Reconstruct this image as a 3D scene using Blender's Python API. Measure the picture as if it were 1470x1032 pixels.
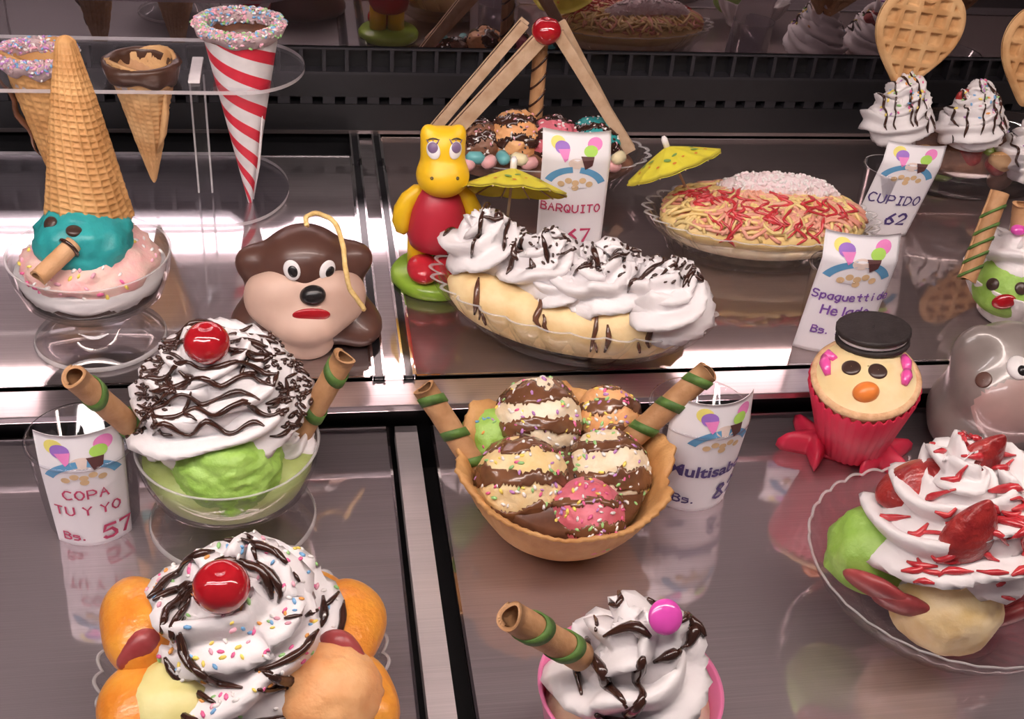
import bpy, bmesh, math, random
import numpy as np
from mathutils import Vector, Matrix, noise
from mathutils.bvhtree import BVHTree

for o in list(bpy.data.objects):
    bpy.data.objects.remove(o)
SC = bpy.context.scene
COL = SC.collection
PI = math.pi
ZM = 0.03            # height of the middle tier above the front trays
WALLY = 1.05         # back wall and mirror

# ------------------------------------------------------------------ camera
FPX = 1700.0
_p, _y, _r = map(math.radians, (34.4, 11.6, 5.1))
EYE = Vector((0, 0, 0.5))
RF = Vector((math.sin(_y) * math.cos(_p), math.cos(_y) * math.cos(_p), -math.sin(_p)))
_x = Vector((math.cos(_y), -math.sin(_y), 0))
_u = _x.cross(RF)
RX = math.cos(_r) * _x + math.sin(_r) * _u
RD = math.sin(_r) * _x - math.cos(_r) * _u
cam = bpy.data.cameras.new('camera')
cam.sensor_width = 36
cam.lens = FPX / 1470 * 36
cam.clip_start = 0.01
camo = bpy.data.objects.new('camera', cam)
COL.objects.link(camo)
m = Matrix((( RX[0], -RD[0], -RF[0], EYE[0]), (RX[1], -RD[1], -RF[1], EYE[1]),
            (RX[2], -RD[2], -RF[2], EYE[2]), (0, 0, 0, 1)))
camo.matrix_world = m
SC.camera = camo

# ------------------------------------------------------------------ world, exposure
w = bpy.data.worlds.new('world')
SC.world = w
w.use_nodes = True
w.node_tree.nodes['Background'].inputs[0].default_value = (0.55, 0.44, 0.46, 1)
w.node_tree.nodes['Background'].inputs[1].default_value = 0.13
SC.view_settings.view_transform = 'Standard'
SC.view_settings.look = 'None'
SC.view_settings.gamma = 1
SC.view_settings.use_curve_mapping = False
SC.view_settings.exposure = 0.36
SC.cycles.transparent_max_bounces = 24
SC.cycles.max_bounces = 10
SC.cycles.caustics_reflective = True
SC.cycles.caustics_refractive = False
# strengths of the case lamps (built below as real fixtures)
LAMP_A, LAMP_B, LAMP_C = 16.0, 34.0, 5.0


def ray(px, py):
    return ((px - 735) / FPX * RX + (py - 516) / FPX * RD + RF).normalized()


def on(px, py, z):
    d = ray(px, py)
    return EYE + d * ((z - EYE.z) / d.z)


def at(px, py, Y):
    d = ray(px, py)
    return EYE + d * (Y / d.y)


# ------------------------------------------------------------------ materials
M = {}


def mat(name, col, rough=0.5, col2=None, scale=60.0, bump=0.0, bscale=None, metal=0.0, sss=0.0,
        coat=0.0, emit=0.0, detail=3.0, stretch=None, spec=0.5, contrast=None):
    mt = bpy.data.materials.new(name)
    mt.use_nodes = True
    nt = mt.node_tree
    b = nt.nodes['Principled BSDF']
    b.inputs['Base Color'].default_value = (*col, 1)
    b.inputs['Roughness'].default_value = rough
    b.inputs['Metallic'].default_value = metal
    b.inputs['Specular IOR Level'].default_value = spec
    if sss:
        b.inputs['Subsurface Weight'].default_value = sss
        b.inputs['Subsurface Radius'].default_value = (0.004, 0.003, 0.0025)
        b.inputs['Subsurface Scale'].default_value = 1.0
    if coat:
        b.inputs['Coat Weight'].default_value = coat
        b.inputs['Coat Roughness'].default_value = 0.06
    if emit:
        b.inputs['Emission Color'].default_value = (*col, 1)
        b.inputs['Emission Strength'].default_value = emit
    tc = nt.nodes.new('ShaderNodeTexCoord')
    src = tc.outputs['Object']
    if stretch:
        mp = nt.nodes.new('ShaderNodeMapping')
        mp.inputs['Scale'].default_value = stretch
        nt.links.new(src, mp.inputs[0])
        src = mp.outputs[0]
    if col2 is None:
        col2 = tuple(c * 0.86 for c in col)
    nz = nt.nodes.new('ShaderNodeTexNoise')
    nz.inputs['Scale'].default_value = scale
    nz.inputs['Detail'].default_value = detail
    nt.links.new(src, nz.inputs['Vector'])
    rp = nt.nodes.new('ShaderNodeValToRGB')
    lo, hi = contrast or (0.35, 0.65)
    rp.color_ramp.elements[0].position = lo
    rp.color_ramp.elements[1].position = hi
    rp.color_ramp.elements[0].color = (*col2, 1)
    rp.color_ramp.elements[1].color = (*col, 1)
    nt.links.new(nz.outputs[0], rp.inputs[0])
    nt.links.new(rp.outputs[0], b.inputs['Base Color'])
    if bump:
        n2 = nt.nodes.new('ShaderNodeTexNoise')
        n2.inputs['Scale'].default_value = bscale or scale * 3
        n2.inputs['Detail'].default_value = 4
        nt.links.new(src, n2.inputs['Vector'])
        bp = nt.nodes.new('ShaderNodeBump')
        bp.inputs['Strength'].default_value = bump
        bp.inputs['Distance'].default_value = 0.001
        nt.links.new(n2.outputs[0], bp.inputs['Height'])
        nt.links.new(bp.outputs[0], b.inputs['Normal'])
    M[name] = mt
    return mt


def glass(name, tint=(1, 1, 1), rough=0.02, ior=1.5, strength=1.0):
    mt = bpy.data.materials.new(name)
    mt.use_nodes = True
    nt = mt.node_tree
    nt.nodes.remove(nt.nodes['Principled BSDF'])
    tr = nt.nodes.new('ShaderNodeBsdfTransparent')
    tr.inputs[0].default_value = (*tint, 1)
    gl = nt.nodes.new('ShaderNodeBsdfGlossy')
    gl.inputs['Roughness'].default_value = rough
    lw = nt.nodes.new('ShaderNodeLayerWeight')      # Schlick: same from both sides of a wall
    pw = nt.nodes.new('ShaderNodeMath')
    pw.operation = 'POWER'
    pw.inputs[1].default_value = 4.0
    nt.links.new(lw.outputs['Facing'], pw.inputs[0])
    ml = nt.nodes.new('ShaderNodeMath')
    ml.operation = 'MULTIPLY_ADD'
    ml.use_clamp = True
    ml.inputs[1].default_value = 0.75 * strength
    ml.inputs[2].default_value = 0.045 * strength
    mx = nt.nodes.new('ShaderNodeMixShader')
    nt.links.new(pw.outputs[0], ml.inputs[0])
    nt.links.new(ml.outputs[0], mx.inputs[0])
    nt.links.new(tr.outputs[0], mx.inputs[1])
    nt.links.new(gl.outputs[0], mx.inputs[2])
    nt.links.new(mx.outputs[0], nt.nodes['Material Output'].inputs[0])
    M[name] = mt
    return mt


def steel(name, col, r1, r2, mix, grain=0.12, stretch=(6, 900, 6)):
    """Brushed sheet metal: a sharp and a broad reflection lobe, fine grain lines."""
    mt = bpy.data.materials.new(name)
    mt.use_nodes = True
    nt = mt.node_tree
    nt.nodes.remove(nt.nodes['Principled BSDF'])
    tc = nt.nodes.new('ShaderNodeTexCoord')
    mp = nt.nodes.new('ShaderNodeMapping')
    mp.inputs['Scale'].default_value = stretch
    nt.links.new(tc.outputs['Object'], mp.inputs[0])
    nz = nt.nodes.new('ShaderNodeTexNoise')
    nz.inputs['Scale'].default_value = 1.6
    nz.inputs['Detail'].default_value = 5
    nt.links.new(mp.outputs[0], nz.inputs['Vector'])
    rp = nt.nodes.new('ShaderNodeValToRGB')
    rp.color_ramp.elements[0].position = 0.3
    rp.color_ramp.elements[1].position = 0.7
    rp.color_ramp.elements[0].color = (*[c * (1 - grain) for c in col], 1)
    rp.color_ramp.elements[1].color = (*[min(1, c * (1 + grain)) for c in col], 1)
    nt.links.new(nz.outputs[0], rp.inputs[0])
    a = nt.nodes.new('ShaderNodeBsdfGlossy')
    a.inputs['Roughness'].default_value = r1
    b = nt.nodes.new('ShaderNodeBsdfGlossy')
    b.inputs['Roughness'].default_value = r2
    nt.links.new(rp.outputs[0], a.inputs[0])
    nt.links.new(rp.outputs[0], b.inputs[0])
    mx = nt.nodes.new('ShaderNodeMixShader')
    mx.inputs[0].default_value = mix
    nt.links.new(a.outputs[0], mx.inputs[1])
    nt.links.new(b.outputs[0], mx.inputs[2])
    nt.links.new(mx.outputs[0], nt.nodes['Material Output'].inputs[0])
    M[name] = mt
    return mt


steel('steel_front', (0.64, 0.56, 0.59), 0.06, 0.62, 0.42, 0.11, (5, 1500, 5))
steel('steel_mid', (0.60, 0.56, 0.57), 0.05, 0.45, 0.40, 0.12)
steel('steel_dark', (0.46, 0.39, 0.385), 0.04, 0.60, 0.42, 0.06)
steel('steel_trim', (0.72, 0.66, 0.68), 0.15, 0.4, 0.5, 0.1)
steel('steel_bar', (0.85, 0.78, 0.79), 0.2, 0.65, 0.8, 0.06)
steel('chrome', (0.8, 0.76, 0.76), 0.05, 0.2, 0.3, 0.05)
steel('mirror', (0.36, 0.31, 0.33), 0.015, 0.25, 0.12, 0.0)
mat('black_gloss', (0.012, 0.011, 0.013), 0.12)
mat('black_matt', (0.013, 0.012, 0.014), 0.5)
mat('vent_grey', (0.022, 0.020, 0.025), 0.5)
mat('case_dark', (0.02, 0.018, 0.02), 0.6)
glass('clear', (0.965, 0.965, 0.965), 0.02, 1.5, 0.9)
glass('dish', (0.975, 0.97, 0.97), 0.03, 1.5, 0.8)
glass('acrylic', (0.94, 0.94, 0.96), 0.04, 1.5, 0.9)


def glint_edge(name, col, clear):  # whitish colour paints the bright line of light along clear edges
    mt = mat(name, col, 0.2)
    nt = mt.node_tree
    b = nt.nodes['Principled BSDF']
    tr = nt.nodes.new('ShaderNodeBsdfTransparent')
    mx = nt.nodes.new('ShaderNodeMixShader')
    mx.inputs[0].default_value = clear
    nt.links.new(b.outputs[0], mx.inputs[1])
    nt.links.new(tr.outputs[0], mx.inputs[2])
    nt.links.new(mx.outputs[0], nt.nodes['Material Output'].inputs[0])


glint_edge('acrylic_glint', (0.75, 0.68, 0.69), 0.35)
glint_edge('glass_glint', (0.80, 0.76, 0.76), 0.55)
glass('cup_clear', (0.95, 0.95, 0.97), 0.04, 1.5, 1.8)
mat('cream', (0.84, 0.795, 0.80), 0.5, (0.81, 0.76, 0.77), 80, 0.2, 350)
mat('choc', (0.035, 0.014, 0.010), 0.18, (0.055, 0.02, 0.013), 90, coat=0.4)
mat('choc_mid', (0.16, 0.065, 0.035), 0.25, (0.09, 0.035, 0.02), 70, 0.1, coat=0.3)
mat('glaze', (0.20, 0.085, 0.04), 0.22, (0.12, 0.048, 0.024), 70, 0.1, coat=0.4)
mat('choc_rim', (0.085, 0.040, 0.026), 0.35, (0.06, 0.026, 0.017), 90, 0.3)
mat('sugar_base', (0.55, 0.40, 0.40), 0.6, (0.45, 0.32, 0.34), 200, 0.5)
mat('choc_chip', (0.06, 0.032, 0.025), 0.3)
mat('cherry', (0.46, 0.012, 0.020), 0.12, (0.34, 0.006, 0.012), 60, coat=0.8, sss=0.08)
mat('wafer', (0.52, 0.29, 0.14), 0.6, (0.40, 0.20, 0.085), 90, 0.35, 500)
mat('wafer_inside', (0.22, 0.09, 0.035), 0.7)
mat('green_band', (0.10, 0.20, 0.035), 0.6, (0.06, 0.13, 0.025), 150, 0.3, 500)
mat('waffle', (0.62, 0.34, 0.13), 0.6, (0.48, 0.23, 0.075), 45, 0.4, 600)
mat('waffle_pale', (0.68, 0.42, 0.20), 0.65, (0.52, 0.27, 0.105), 40, 0.4, 500)
mat('waffle_pink', (0.66, 0.40, 0.22), 0.65, (0.55, 0.29, 0.13), 40, 0.4, 500)
mat('lime_ice', (0.36, 0.58, 0.13), 0.5, (0.27, 0.48, 0.07), 90, 1.0, 220, sss=0.05)
mat('lime_pale', (0.50, 0.60, 0.22), 0.5, (0.42, 0.50, 0.14), 60, 0.5, 300)
mat('teal_ice', (0.03, 0.36, 0.36), 0.4, (0.02, 0.28, 0.29), 70, 0.5, 250, sss=0.1)
mat('pink_ice', (0.85, 0.42, 0.42), 0.5, (0.80, 0.55, 0.48), 70, 0.6, 260, sss=0.15)
mat('rose_ice', (0.72, 0.20, 0.26), 0.45, (0.60, 0.12, 0.16), 60, 0.6, 260, sss=0.1)
mat('vanilla_ice', (0.87, 0.70, 0.42), 0.5, (0.80, 0.58, 0.26), 70, 0.6, 260, sss=0.15)
mat('cream_ice', (0.90, 0.78, 0.60), 0.5, (0.85, 0.68, 0.45), 70, 0.6, 260, sss=0.15)
mat('peach_ice', (0.86, 0.48, 0.22), 0.5, (0.78, 0.36, 0.14), 70, 0.7, 260, sss=0.15)
mat('pale_yellow', (0.80, 0.74, 0.35), 0.35, (0.72, 0.64, 0.25), 60, 0.2, sss=0.15)
mat('brown_ice', (0.26, 0.12, 0.07), 0.45, (0.16, 0.07, 0.04), 80, 0.6, 260)
mat('peach', (0.84, 0.36, 0.05), 0.28, (0.74, 0.24, 0.025), 55, 0.6, 300, sss=0.2, coat=0.15)
mat('strawberry', (0.42, 0.035, 0.03), 0.3, (0.24, 0.012, 0.014), 110, 0.9, 400, coat=0.2)
mat('strawberry_flesh', (0.40, 0.075, 0.075), 0.35, (0.26, 0.03, 0.035), 70, 0.3)
mat('red_sauce', (0.62, 0.05, 0.06), 0.2, (0.45, 0.02, 0.03), 90, coat=0.5)
mat('banana', (0.86, 0.66, 0.36), 0.5, (0.76, 0.52, 0.24), 60, 0.3, 200, sss=0.1)
mat('silicone_red', (0.68, 0.025, 0.075), 0.45, (0.60, 0.02, 0.06), 40, 0.1, sss=0.05)
mat('orange_candy', (0.90, 0.26, 0.05), 0.3)
mat('pink_candy', (0.86, 0.10, 0.42), 0.2, coat=0.5)
mat('magenta_candy', (0.80, 0.09, 0.50), 0.18, coat=0.6)
mat('cookie', (0.030, 0.022, 0.022), 0.6, (0.018, 0.012, 0.012), 120, 0.4, 600)
mat('cupcake_cream', (0.88, 0.72, 0.42), 0.5, (0.84, 0.64, 0.32), 60, 0.25, 200, sss=0.1)
mat('crumb', (0.80, 0.52, 0.30), 0.8, (0.66, 0.38, 0.2), 200, 0.6, 500)
mat('yellow_toy', (0.86, 0.53, 0.015), 0.4, (0.82, 0.48, 0.012), 30)
mat('red_toy', (0.50, 0.025, 0.045), 0.4, (0.44, 0.02, 0.04), 40)
mat('shoe_red', (0.68, 0.03, 0.05), 0.25, coat=0.4)
mat('green_toy', (0.36, 0.60, 0.06), 0.3, coat=0.2)
mat('white_paint', (0.88, 0.84, 0.84), 0.35)
mat('eye_violet', (0.22, 0.14, 0.26), 0.3)
mat('black_paint', (0.015, 0.013, 0.014), 0.25)
mat('dark_line', (0.10, 0.07, 0.03), 0.5)
mat('brown_wax', (0.11, 0.048, 0.035), 0.38, (0.085, 0.035, 0.025), 35, 0.1, 90, coat=0.15)
mat('beige_wax', (0.64, 0.44, 0.35), 0.5, (0.56, 0.37, 0.29), 35, 0.1, 90, sss=0.1)
mat('wick', (0.85, 0.62, 0.26), 0.8, (0.72, 0.48, 0.17), 300, 0.6, 900)
mat('mouth_red', (0.42, 0.012, 0.02), 0.25)
mat('grey_clay', (0.25, 0.21, 0.195), 0.32, (0.19, 0.155, 0.145), 35, 0.15, 120, coat=0.4)
mat('pink_clay', (0.46, 0.29, 0.27), 0.32, (0.36, 0.24, 0.22), 30, 0.15, 120, coat=0.4)
mat('paper', (0.86, 0.83, 0.86), 0.55, (0.83, 0.80, 0.84), 30)
mat('ink_red', (0.55, 0.05, 0.14), 0.6)
mat('ink_blue', (0.08, 0.05, 0.20), 0.6)
mat('ink_violet', (0.20, 0.08, 0.38), 0.6)
mat('print_blue', (0.12, 0.35, 0.60), 0.6)
mat('print_purple', (0.36, 0.18, 0.62), 0.6)
mat('print_pink', (0.85, 0.25, 0.58), 0.6)
mat('print_green', (0.42, 0.72, 0.12), 0.6)
mat('print_yellow', (0.90, 0.80, 0.20), 0.6)
mat('print_brown', (0.10, 0.035, 0.035), 0.6)
mat('print_tan', (0.72, 0.50, 0.28), 0.6)
mat('print_light', (0.80, 0.66, 0.60), 0.6)
mat('parasol', (0.78, 0.70, 0.05), 0.6, (0.72, 0.62, 0.04), 60, 0.2)
mat('parasol_wood', (0.62, 0.45, 0.30), 0.6)
mat('print_orange', (0.75, 0.22, 0.03), 0.6)
mat('print_leaf', (0.22, 0.40, 0.10), 0.6)
mat('stripe_white', (0.86, 0.80, 0.80), 0.4)
mat('stripe_red', (0.75, 0.03, 0.06), 0.4)
mat('wafer_stick', (0.60, 0.42, 0.28), 0.7, (0.48, 0.31, 0.19), 80, 0.4, 400)
mat('gummy_pink', (0.86, 0.46, 0.46), 0.3, sss=0.2)
mat('gummy_cream', (0.88, 0.78, 0.50), 0.3, sss=0.2)
mat('gummy_blue', (0.16, 0.48, 0.50), 0.3, sss=0.2)
mat('pasta', (0.86, 0.66, 0.30), 0.4, (0.80, 0.56, 0.22), 60, sss=0.15)
mat('pasta_pink', (0.84, 0.44, 0.32), 0.4, (0.74, 0.30, 0.22), 60, sss=0.15)
mat('coconut', (0.90, 0.80, 0.80), 0.7, (0.80, 0.62, 0.64), 300, 0.9, 500)
mat('orange_fruit', (0.80, 0.26, 0.06), 0.3, (0.60, 0.15, 0.03), 60, coat=0.3)
mat('green_fruit', (0.30, 0.42, 0.08), 0.3, (0.20, 0.28, 0.05), 60, coat=0.3)
glass('pink_plastic', (0.94, 0.34, 0.55), 0.05, 1.5, 0.7)
mat('pink_cup', (0.82, 0.22, 0.42), 0.3, (0.80, 0.20, 0.40), 20, coat=0.3, sss=0.2)
mat('white_plastic', (0.85, 0.80, 0.80), 0.25, coat=0.5)
for k, c in enumerate(((0.85, 0.15, 0.35), (0.95, 0.75, 0.15), (0.2, 0.45, 0.75), (0.35, 0.65, 0.25),
                       (0.92, 0.88, 0.86), (0.9, 0.45, 0.55), (0.55, 0.25, 0.6), (0.9, 0.4, 0.1))):
    mat('sprinkle_%d' % k, c, 0.4)
SPR = ['sprinkle_%d' % k for k in range(8)]


# ------------------------------------------------------------------ mesh helpers
def link_mesh(name, v, f, mats, parent=None, mi=None, smooth=True):
    me = bpy.data.meshes.new(name)
    me.from_pydata([tuple(p) for p in v], [], [tuple(q) for q in f])
    for mm in (mats if isinstance(mats, (list, tuple)) else [mats]):
        me.materials.append(M[mm])
    if mi is not None:
        me.polygons.foreach_set('material_index', np.array(mi, dtype=np.int32))
    if smooth:
        me.polygons.foreach_set('use_smooth', np.ones(len(me.polygons), dtype=bool))
    me.update()
    o = bpy.data.objects.new(name, me)
    COL.objects.link(o)
    if parent is not None:
        o.parent = parent
    return o


class Thing:
    """An Empty at the base of a thing; parts are meshes in its local frame."""

    def __init__(s, name, label, cat, loc, rz=0.0, group=None):
        s.o = bpy.data.objects.new(name, None)
        s.o.empty_display_size = 0.02
        COL.objects.link(s.o)
        s.o.location = loc
        s.o.rotation_euler = (0, 0, rz)
        s.o['label'] = label
        s.o['category'] = cat
        if group:
            s.o['group'] = group
        s.loc, s.rz = Vector(loc), rz
        s.parts = []

    def loc_of(s, wp):
        return Matrix.Rotation(-s.rz, 3, 'Z') @ (Vector(wp) - s.loc)

    def lp(s, px, py, dy=0.0):
        """local point on the vertical plane dy behind the thing's centre, where pixel (px, py) looks"""
        return s.loc_of(at(px, py, s.loc.y + dy))

    def part(s, name, vf, mats, parent=None, mi=None, smooth=True, label=None, kind=None):
        o = link_mesh(name, vf[0], vf[1], mats, parent or s.o, mi, smooth)
        if label:
            o['label'] = label
        if kind:
            o['kind'] = kind
        s.parts.append(o)
        return o


def structure(name, vf, mt, parent=None, smooth=False, mi=None):
    o = link_mesh(name, vf[0], vf[1], mt, parent, mi, smooth)
    if parent is None:
        o['kind'] = 'structure'
    return o


def join(*vfs):
    v, f = [], []
    for a, b in vfs:
        n = len(v)
        v += list(a)
        f += [tuple(i + n for i in q) for q in b]
    return v, f


def xf(vf, mtx):
    return [mtx @ Vector(p) for p in vf[0]], vf[1]


def mv(vf, d):
    d = Vector(d)
    return [Vector(p) + d for p in vf[0]], vf[1]


def box(x0, x1, y0, y1, z0, z1, b=0.0):
    if b <= 0:
        v = [(x, y, z) for z in (z0, z1) for y in (y0, y1) for x in (x0, x1)]
        f = [(0, 2, 3, 1), (4, 5, 7, 6), (0, 1, 5, 4), (2, 6, 7, 3), (0, 4, 6, 2), (1, 3, 7, 5)]
        return v, f
    bm = bmesh.new()
    bmesh.ops.create_cube(bm, size=1)
    for q in bm.verts:
        q.co = Vector(((x0 + x1) / 2 + q.co.x * (x1 - x0), (y0 + y1) / 2 + q.co.y * (y1 - y0), (z0 + z1) / 2 + q.co.z * (z1 - z0)))
    bmesh.ops.bevel(bm, geom=bm.edges[:] + bm.verts[:], offset=b, segments=2, affect='EDGES', profile=0.6)
    bm.verts.index_update()
    v = [q.co.copy() for q in bm.verts]
    f = [tuple(q.index for q in fc.verts) for fc in bm.faces]
    bm.free()
    return v, f


def lathe(prof, n=48, mod=None, loop=False):
    """prof: list of (r, z); mod(theta, r, z, k) -> (r, z)."""
    v, f = [], []
    for k, (r, z) in enumerate(prof):
        for j in range(n):
            th = 2 * PI * j / n
            rr, zz = mod(th, r, z, k) if mod else (r, z)
            v.append((rr * math.cos(th), rr * math.sin(th), zz))
    K = len(prof)
    for k in range(K - 1 + (1 if loop else 0)):
        k2 = (k + 1) % K
        for j in range(n):
            j2 = (j + 1) % n
            f.append((k * n + j, k * n + j2, k2 * n + j2, k2 * n + j))
    return v, f


def frames(pts):
    pts = [Vector(p) for p in pts]
    n = len(pts)
    tan = []
    for i in range(n):
        d = pts[min(i + 1, n - 1)] - pts[max(i - 1, 0)]
        tan.append(d.normalized() if d.length > 1e-9 else Vector((0, 0, 1)))
    a = Vector((0, 0, 1)) if abs(tan[0].z) < 0.9 else Vector((1, 0, 0))
    u = (a - tan[0] * a.dot(tan[0])).normalized()
    out = []
    for i in range(n):
        u = u - tan[i] * u.dot(tan[i])
        u = u.normalized() if u.length > 1e-9 else tan[i].orthogonal().normalized()
        out.append((pts[i], u, tan[i].cross(u)))
    return out


def sweep(pts, rf, n=10, caps=True, flat=1.0):
    """rf: number, list or function (i, phi) -> radius."""
    fr = frames(pts)
    v, f = [], []
    for i, (p, a, b) in enumerate(fr):
        for j in range(n):
            ph = 2 * PI * j / n
            r = rf(i, ph) if callable(rf) else (rf[i] if isinstance(rf, (list, tuple)) else rf)
            v.append(p + a * (r * math.cos(ph) * flat) + b * (r * math.sin(ph)))
    K = len(fr)
    for i in range(K - 1):
        for j in range(n):
            j2 = (j + 1) % n
            f.append((i * n + j, i * n + j2, (i + 1) * n + j2, (i + 1) * n + j))
    if caps:
        f.append(tuple(range(n - 1, -1, -1)))
        f.append(tuple((K - 1) * n + j for j in range(n)))
    return v, f


_ico = {}


def ico(sub):
    if sub not in _ico:
        bm = bmesh.new()
        bmesh.ops.create_icosphere(bm, subdivisions=sub, radius=1)
        bm.verts.index_update()
        _ico[sub] = (np.array([q.co[:] for q in bm.verts]), [tuple(q.index for q in fc.verts) for fc in bm.faces])
        bm.free()
    return _ico[sub]


def ell(c, r, sub=3, rot=None, amp=0.0, freq=60.0, seed=0):
    """ellipsoid with optional noise"""
    V, F = ico(sub)
    if not hasattr(r, '__len__'):
        r = (r, r, r)
    out = []
    for d in V:
        p = Vector((d[0] * r[0], d[1] * r[1], d[2] * r[2]))
        if amp:
            p = p * (1 + amp * noise.noise(p * freq + Vector((seed * 7.3, seed * 3.1, seed))))
        if rot is not None:
            p = rot @ p
        out.append(p + Vector(c))
    return out, F


def scoop(c, r, seed=0, squash=0.92, amp=0.06, skirt=0.16, sub=4):
    """ball of ice cream with a ragged skirt and scraped texture"""
    V, F = ico(sub)
    out = []
    s = Vector((seed * 5.7, seed * 2.3, seed * 9.1))
    for d in V:
        D = Vector(d)
        k = 1 + amp * noise.noise(D * 2.2 + s) + amp * 0.7 * noise.noise(Vector((D.x * 3, D.y * 3, D.z * 9)) + s) \
            + amp * 0.45 * noise.noise(D * 12 + s) - amp * 0.8 * max(0.0, noise.noise(Vector((D.x * 5, D.y * 5, D.z * 16)) + s) - 0.25)
        z = D.z
        band = math.exp(-((z + 0.48) / 0.16) ** 2)
        k += skirt * band * (0.7 + 0.8 * noise.noise(Vector((D.x * 4, D.y * 4, 0)) + s))
        out.append(Vector((D.x * k * r, D.y * k * r, D.z * r * squash * (k if z > 0 else 1))) + Vector(c))
    return out, F


def field_blob(c, balls, k=0.004, sub=5, rmax=0.12):
    """Star-shaped surface around c of smoothly merged ellipsoids [(centre, radii)] (one continuous mesh)."""
    V, F = ico(sub)
    c = np.array(c, dtype=float)

    def fld(P):
        acc = np.zeros(len(P))
        for bc, br in balls:
            br = np.array(br if hasattr(br, '__len__') else (br, br, br), dtype=float)
            d = (np.linalg.norm((P - np.array(bc)) / br, axis=1) - 1) * br.min()
            acc += np.exp(-np.clip(d / k, -40, 40))
        return -k * np.log(acc + 1e-30)
    N = len(V)
    lo = np.zeros(N)
    hit = np.zeros(N, dtype=bool)
    steps = 70
    hi = np.full(N, rmax)
    for i in range(steps):
        t = rmax * (1 - i / steps)
        ins = fld(c + V * t) < 0
        new = ins & ~hit
        lo[new] = t
        hi[new] = t + rmax / steps
        hit |= ins
    for _ in range(12):
        mid = (lo + hi) / 2
        ins = fld(c + V * mid[:, None]) < 0
        lo = np.where(ins, mid, lo)
        hi = np.where(ins, hi, mid)
    return [Vector(p) for p in (c + V * lo[:, None])], F


def swirl(c, R, H, turns, rope, lobes=7, seed=0, taper=0.6, amp=0.15, start=0.0, spike=0.28, exp=0.85, hexp=1.0):
    """piped whipped cream: a star-shaped rope wound up into a peak"""
    n = int(turns * 46)
    pts = []
    s = Vector((seed * 3.7, seed * 8.1, seed * 1.9))
    for i in range(n + 1):
        t = i / n
        a = start + 2 * PI * turns * t
        rad = R * (1 - t) ** exp
        z = rope * 0.8 + H * t ** hexp
        wob = 1 + amp * noise.noise(Vector((math.cos(a) * 1.3, math.sin(a) * 1.3, t * 4)) + s)
        pts.append((rad * wob * math.cos(a), rad * wob * math.sin(a), z + rope * 0.18 * noise.noise(Vector((a, t * 3, 0)) + s)))

    def rf(i, ph):
        t = i / n
        r = rope * (1 - taper * t)
        if i < 5:
            r *= (0.35 + 0.65 * i / 5)
        if t > 0.9:
            r *= max(0.05, (1 - t) / 0.1)
        a = turns * 2 * PI * t
        st = abs(math.cos(lobes / 2 * (ph + 0.45 * a)))
        ruf = 0.10 * math.sin(a * 4.3 + 2.5 * noise.noise(Vector((a, 0, 0)) + s)) * (0.5 + 0.5 * math.cos(ph))
        return r * (1 - spike + 2 * spike * (1 - st) ** 0.8 * 0.8 + ruf + 0.18 * noise.noise(Vector((a * 1.3, ph * 1.2, t * 5)) + s)
                    + 0.09 * (1 - st) * noise.noise(Vector((a * 7.0, ph * 2, t * 9)) + s))
    v1, f1 = sweep(pts, rf, n=lobes * 8)
    core = lathe([(0.0005, 0.0), (R * 0.95, rope * 0.1), (R * 0.72, rope * 0.8 + H * 0.15), (R * 0.36, rope * .8 + H * 0.55), (0.0005, rope + H * 0.75)], 20)
    return mv(join((v1, f1), core), c)


def bvh_of(parts):
    v, f = [], []
    for o in parts:
        n = len(v)
        v += [q.co.copy() for q in o.data.vertices]
        f += [tuple(i + n for i in p.vertices) for p in o.data.polygons]
    return BVHTree.FromPolygons(v, f)


def runs_on(bvh, c, path, dirv=(0, 0.62, -0.78), jump=0.012, off=0.0008):
    """drop a path, given in the plane across dirv around c, onto a surface; returns runs of points"""
    d = Vector(dirv).normalized()
    u = Vector((1, 0, 0))
    wv = u.cross(d)
    if wv.z < 0:
        wv = -wv
    out, cur = [], []
    for a, b in path:
        o = Vector(c) + u * a + wv * b - d * 0.3
        h = bvh.ray_cast(o, d, 0.6)
        if h[0] is None:
            if len(cur) > 2:
                out.append(cur)
            cur = []
            continue
        p = h[0] + h[1] * off if h[1].dot(d) < 0 else h[0] - h[1] * off
        if cur and (p - cur[-1]).length > jump:
            if len(cur) > 2:
                out.append(cur)
            cur = []
        cur.append(p)
    if len(cur) > 2:
        out.append(cur)
    return out


def syrup(t, c, paths, r=0.0022, seed=0, on_parts=None, material='choc', dirv=(0, 0.62, -0.78), name='chocolate_syrup', step=0.0022, flat=0.6):
    bvh = bvh_of(on_parts or t.parts)
    vf = ([], [])
    rnd = random.Random(seed)
    for path in paths:
        dense = []
        for (x0, y0), (x1, y1) in zip(path, path[1:]):
            L = math.hypot(x1 - x0, y1 - y0)
            k = max(1, int(L / step))
            for i in range(k):
                dense.append((x0 + (x1 - x0) * i / k, y0 + (y1 - y0) * i / k))
        dense.append(path[-1])
        for run in runs_on(bvh, c, dense, dirv):
            n = len(run)
            sm = [run[0]] + [(run[i - 1] + run[i] * 2 + run[i + 1]) / 4 for i in range(1, n - 1)] + [run[-1]]
            ph = rnd.random() * 9
            rad = [r * (0.75 + 0.55 * noise.noise(Vector((i * 0.22, ph, seed)))) * (0.35 + 0.65 * min(1, min(i, n - 1 - i) / 2.0)) for i in range(n)]
            vf = join(vf, sweep(sm, rad, 8))
    if not vf[0]:
        return None
    return t.part(name, vf, material, kind='stuff')


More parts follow.
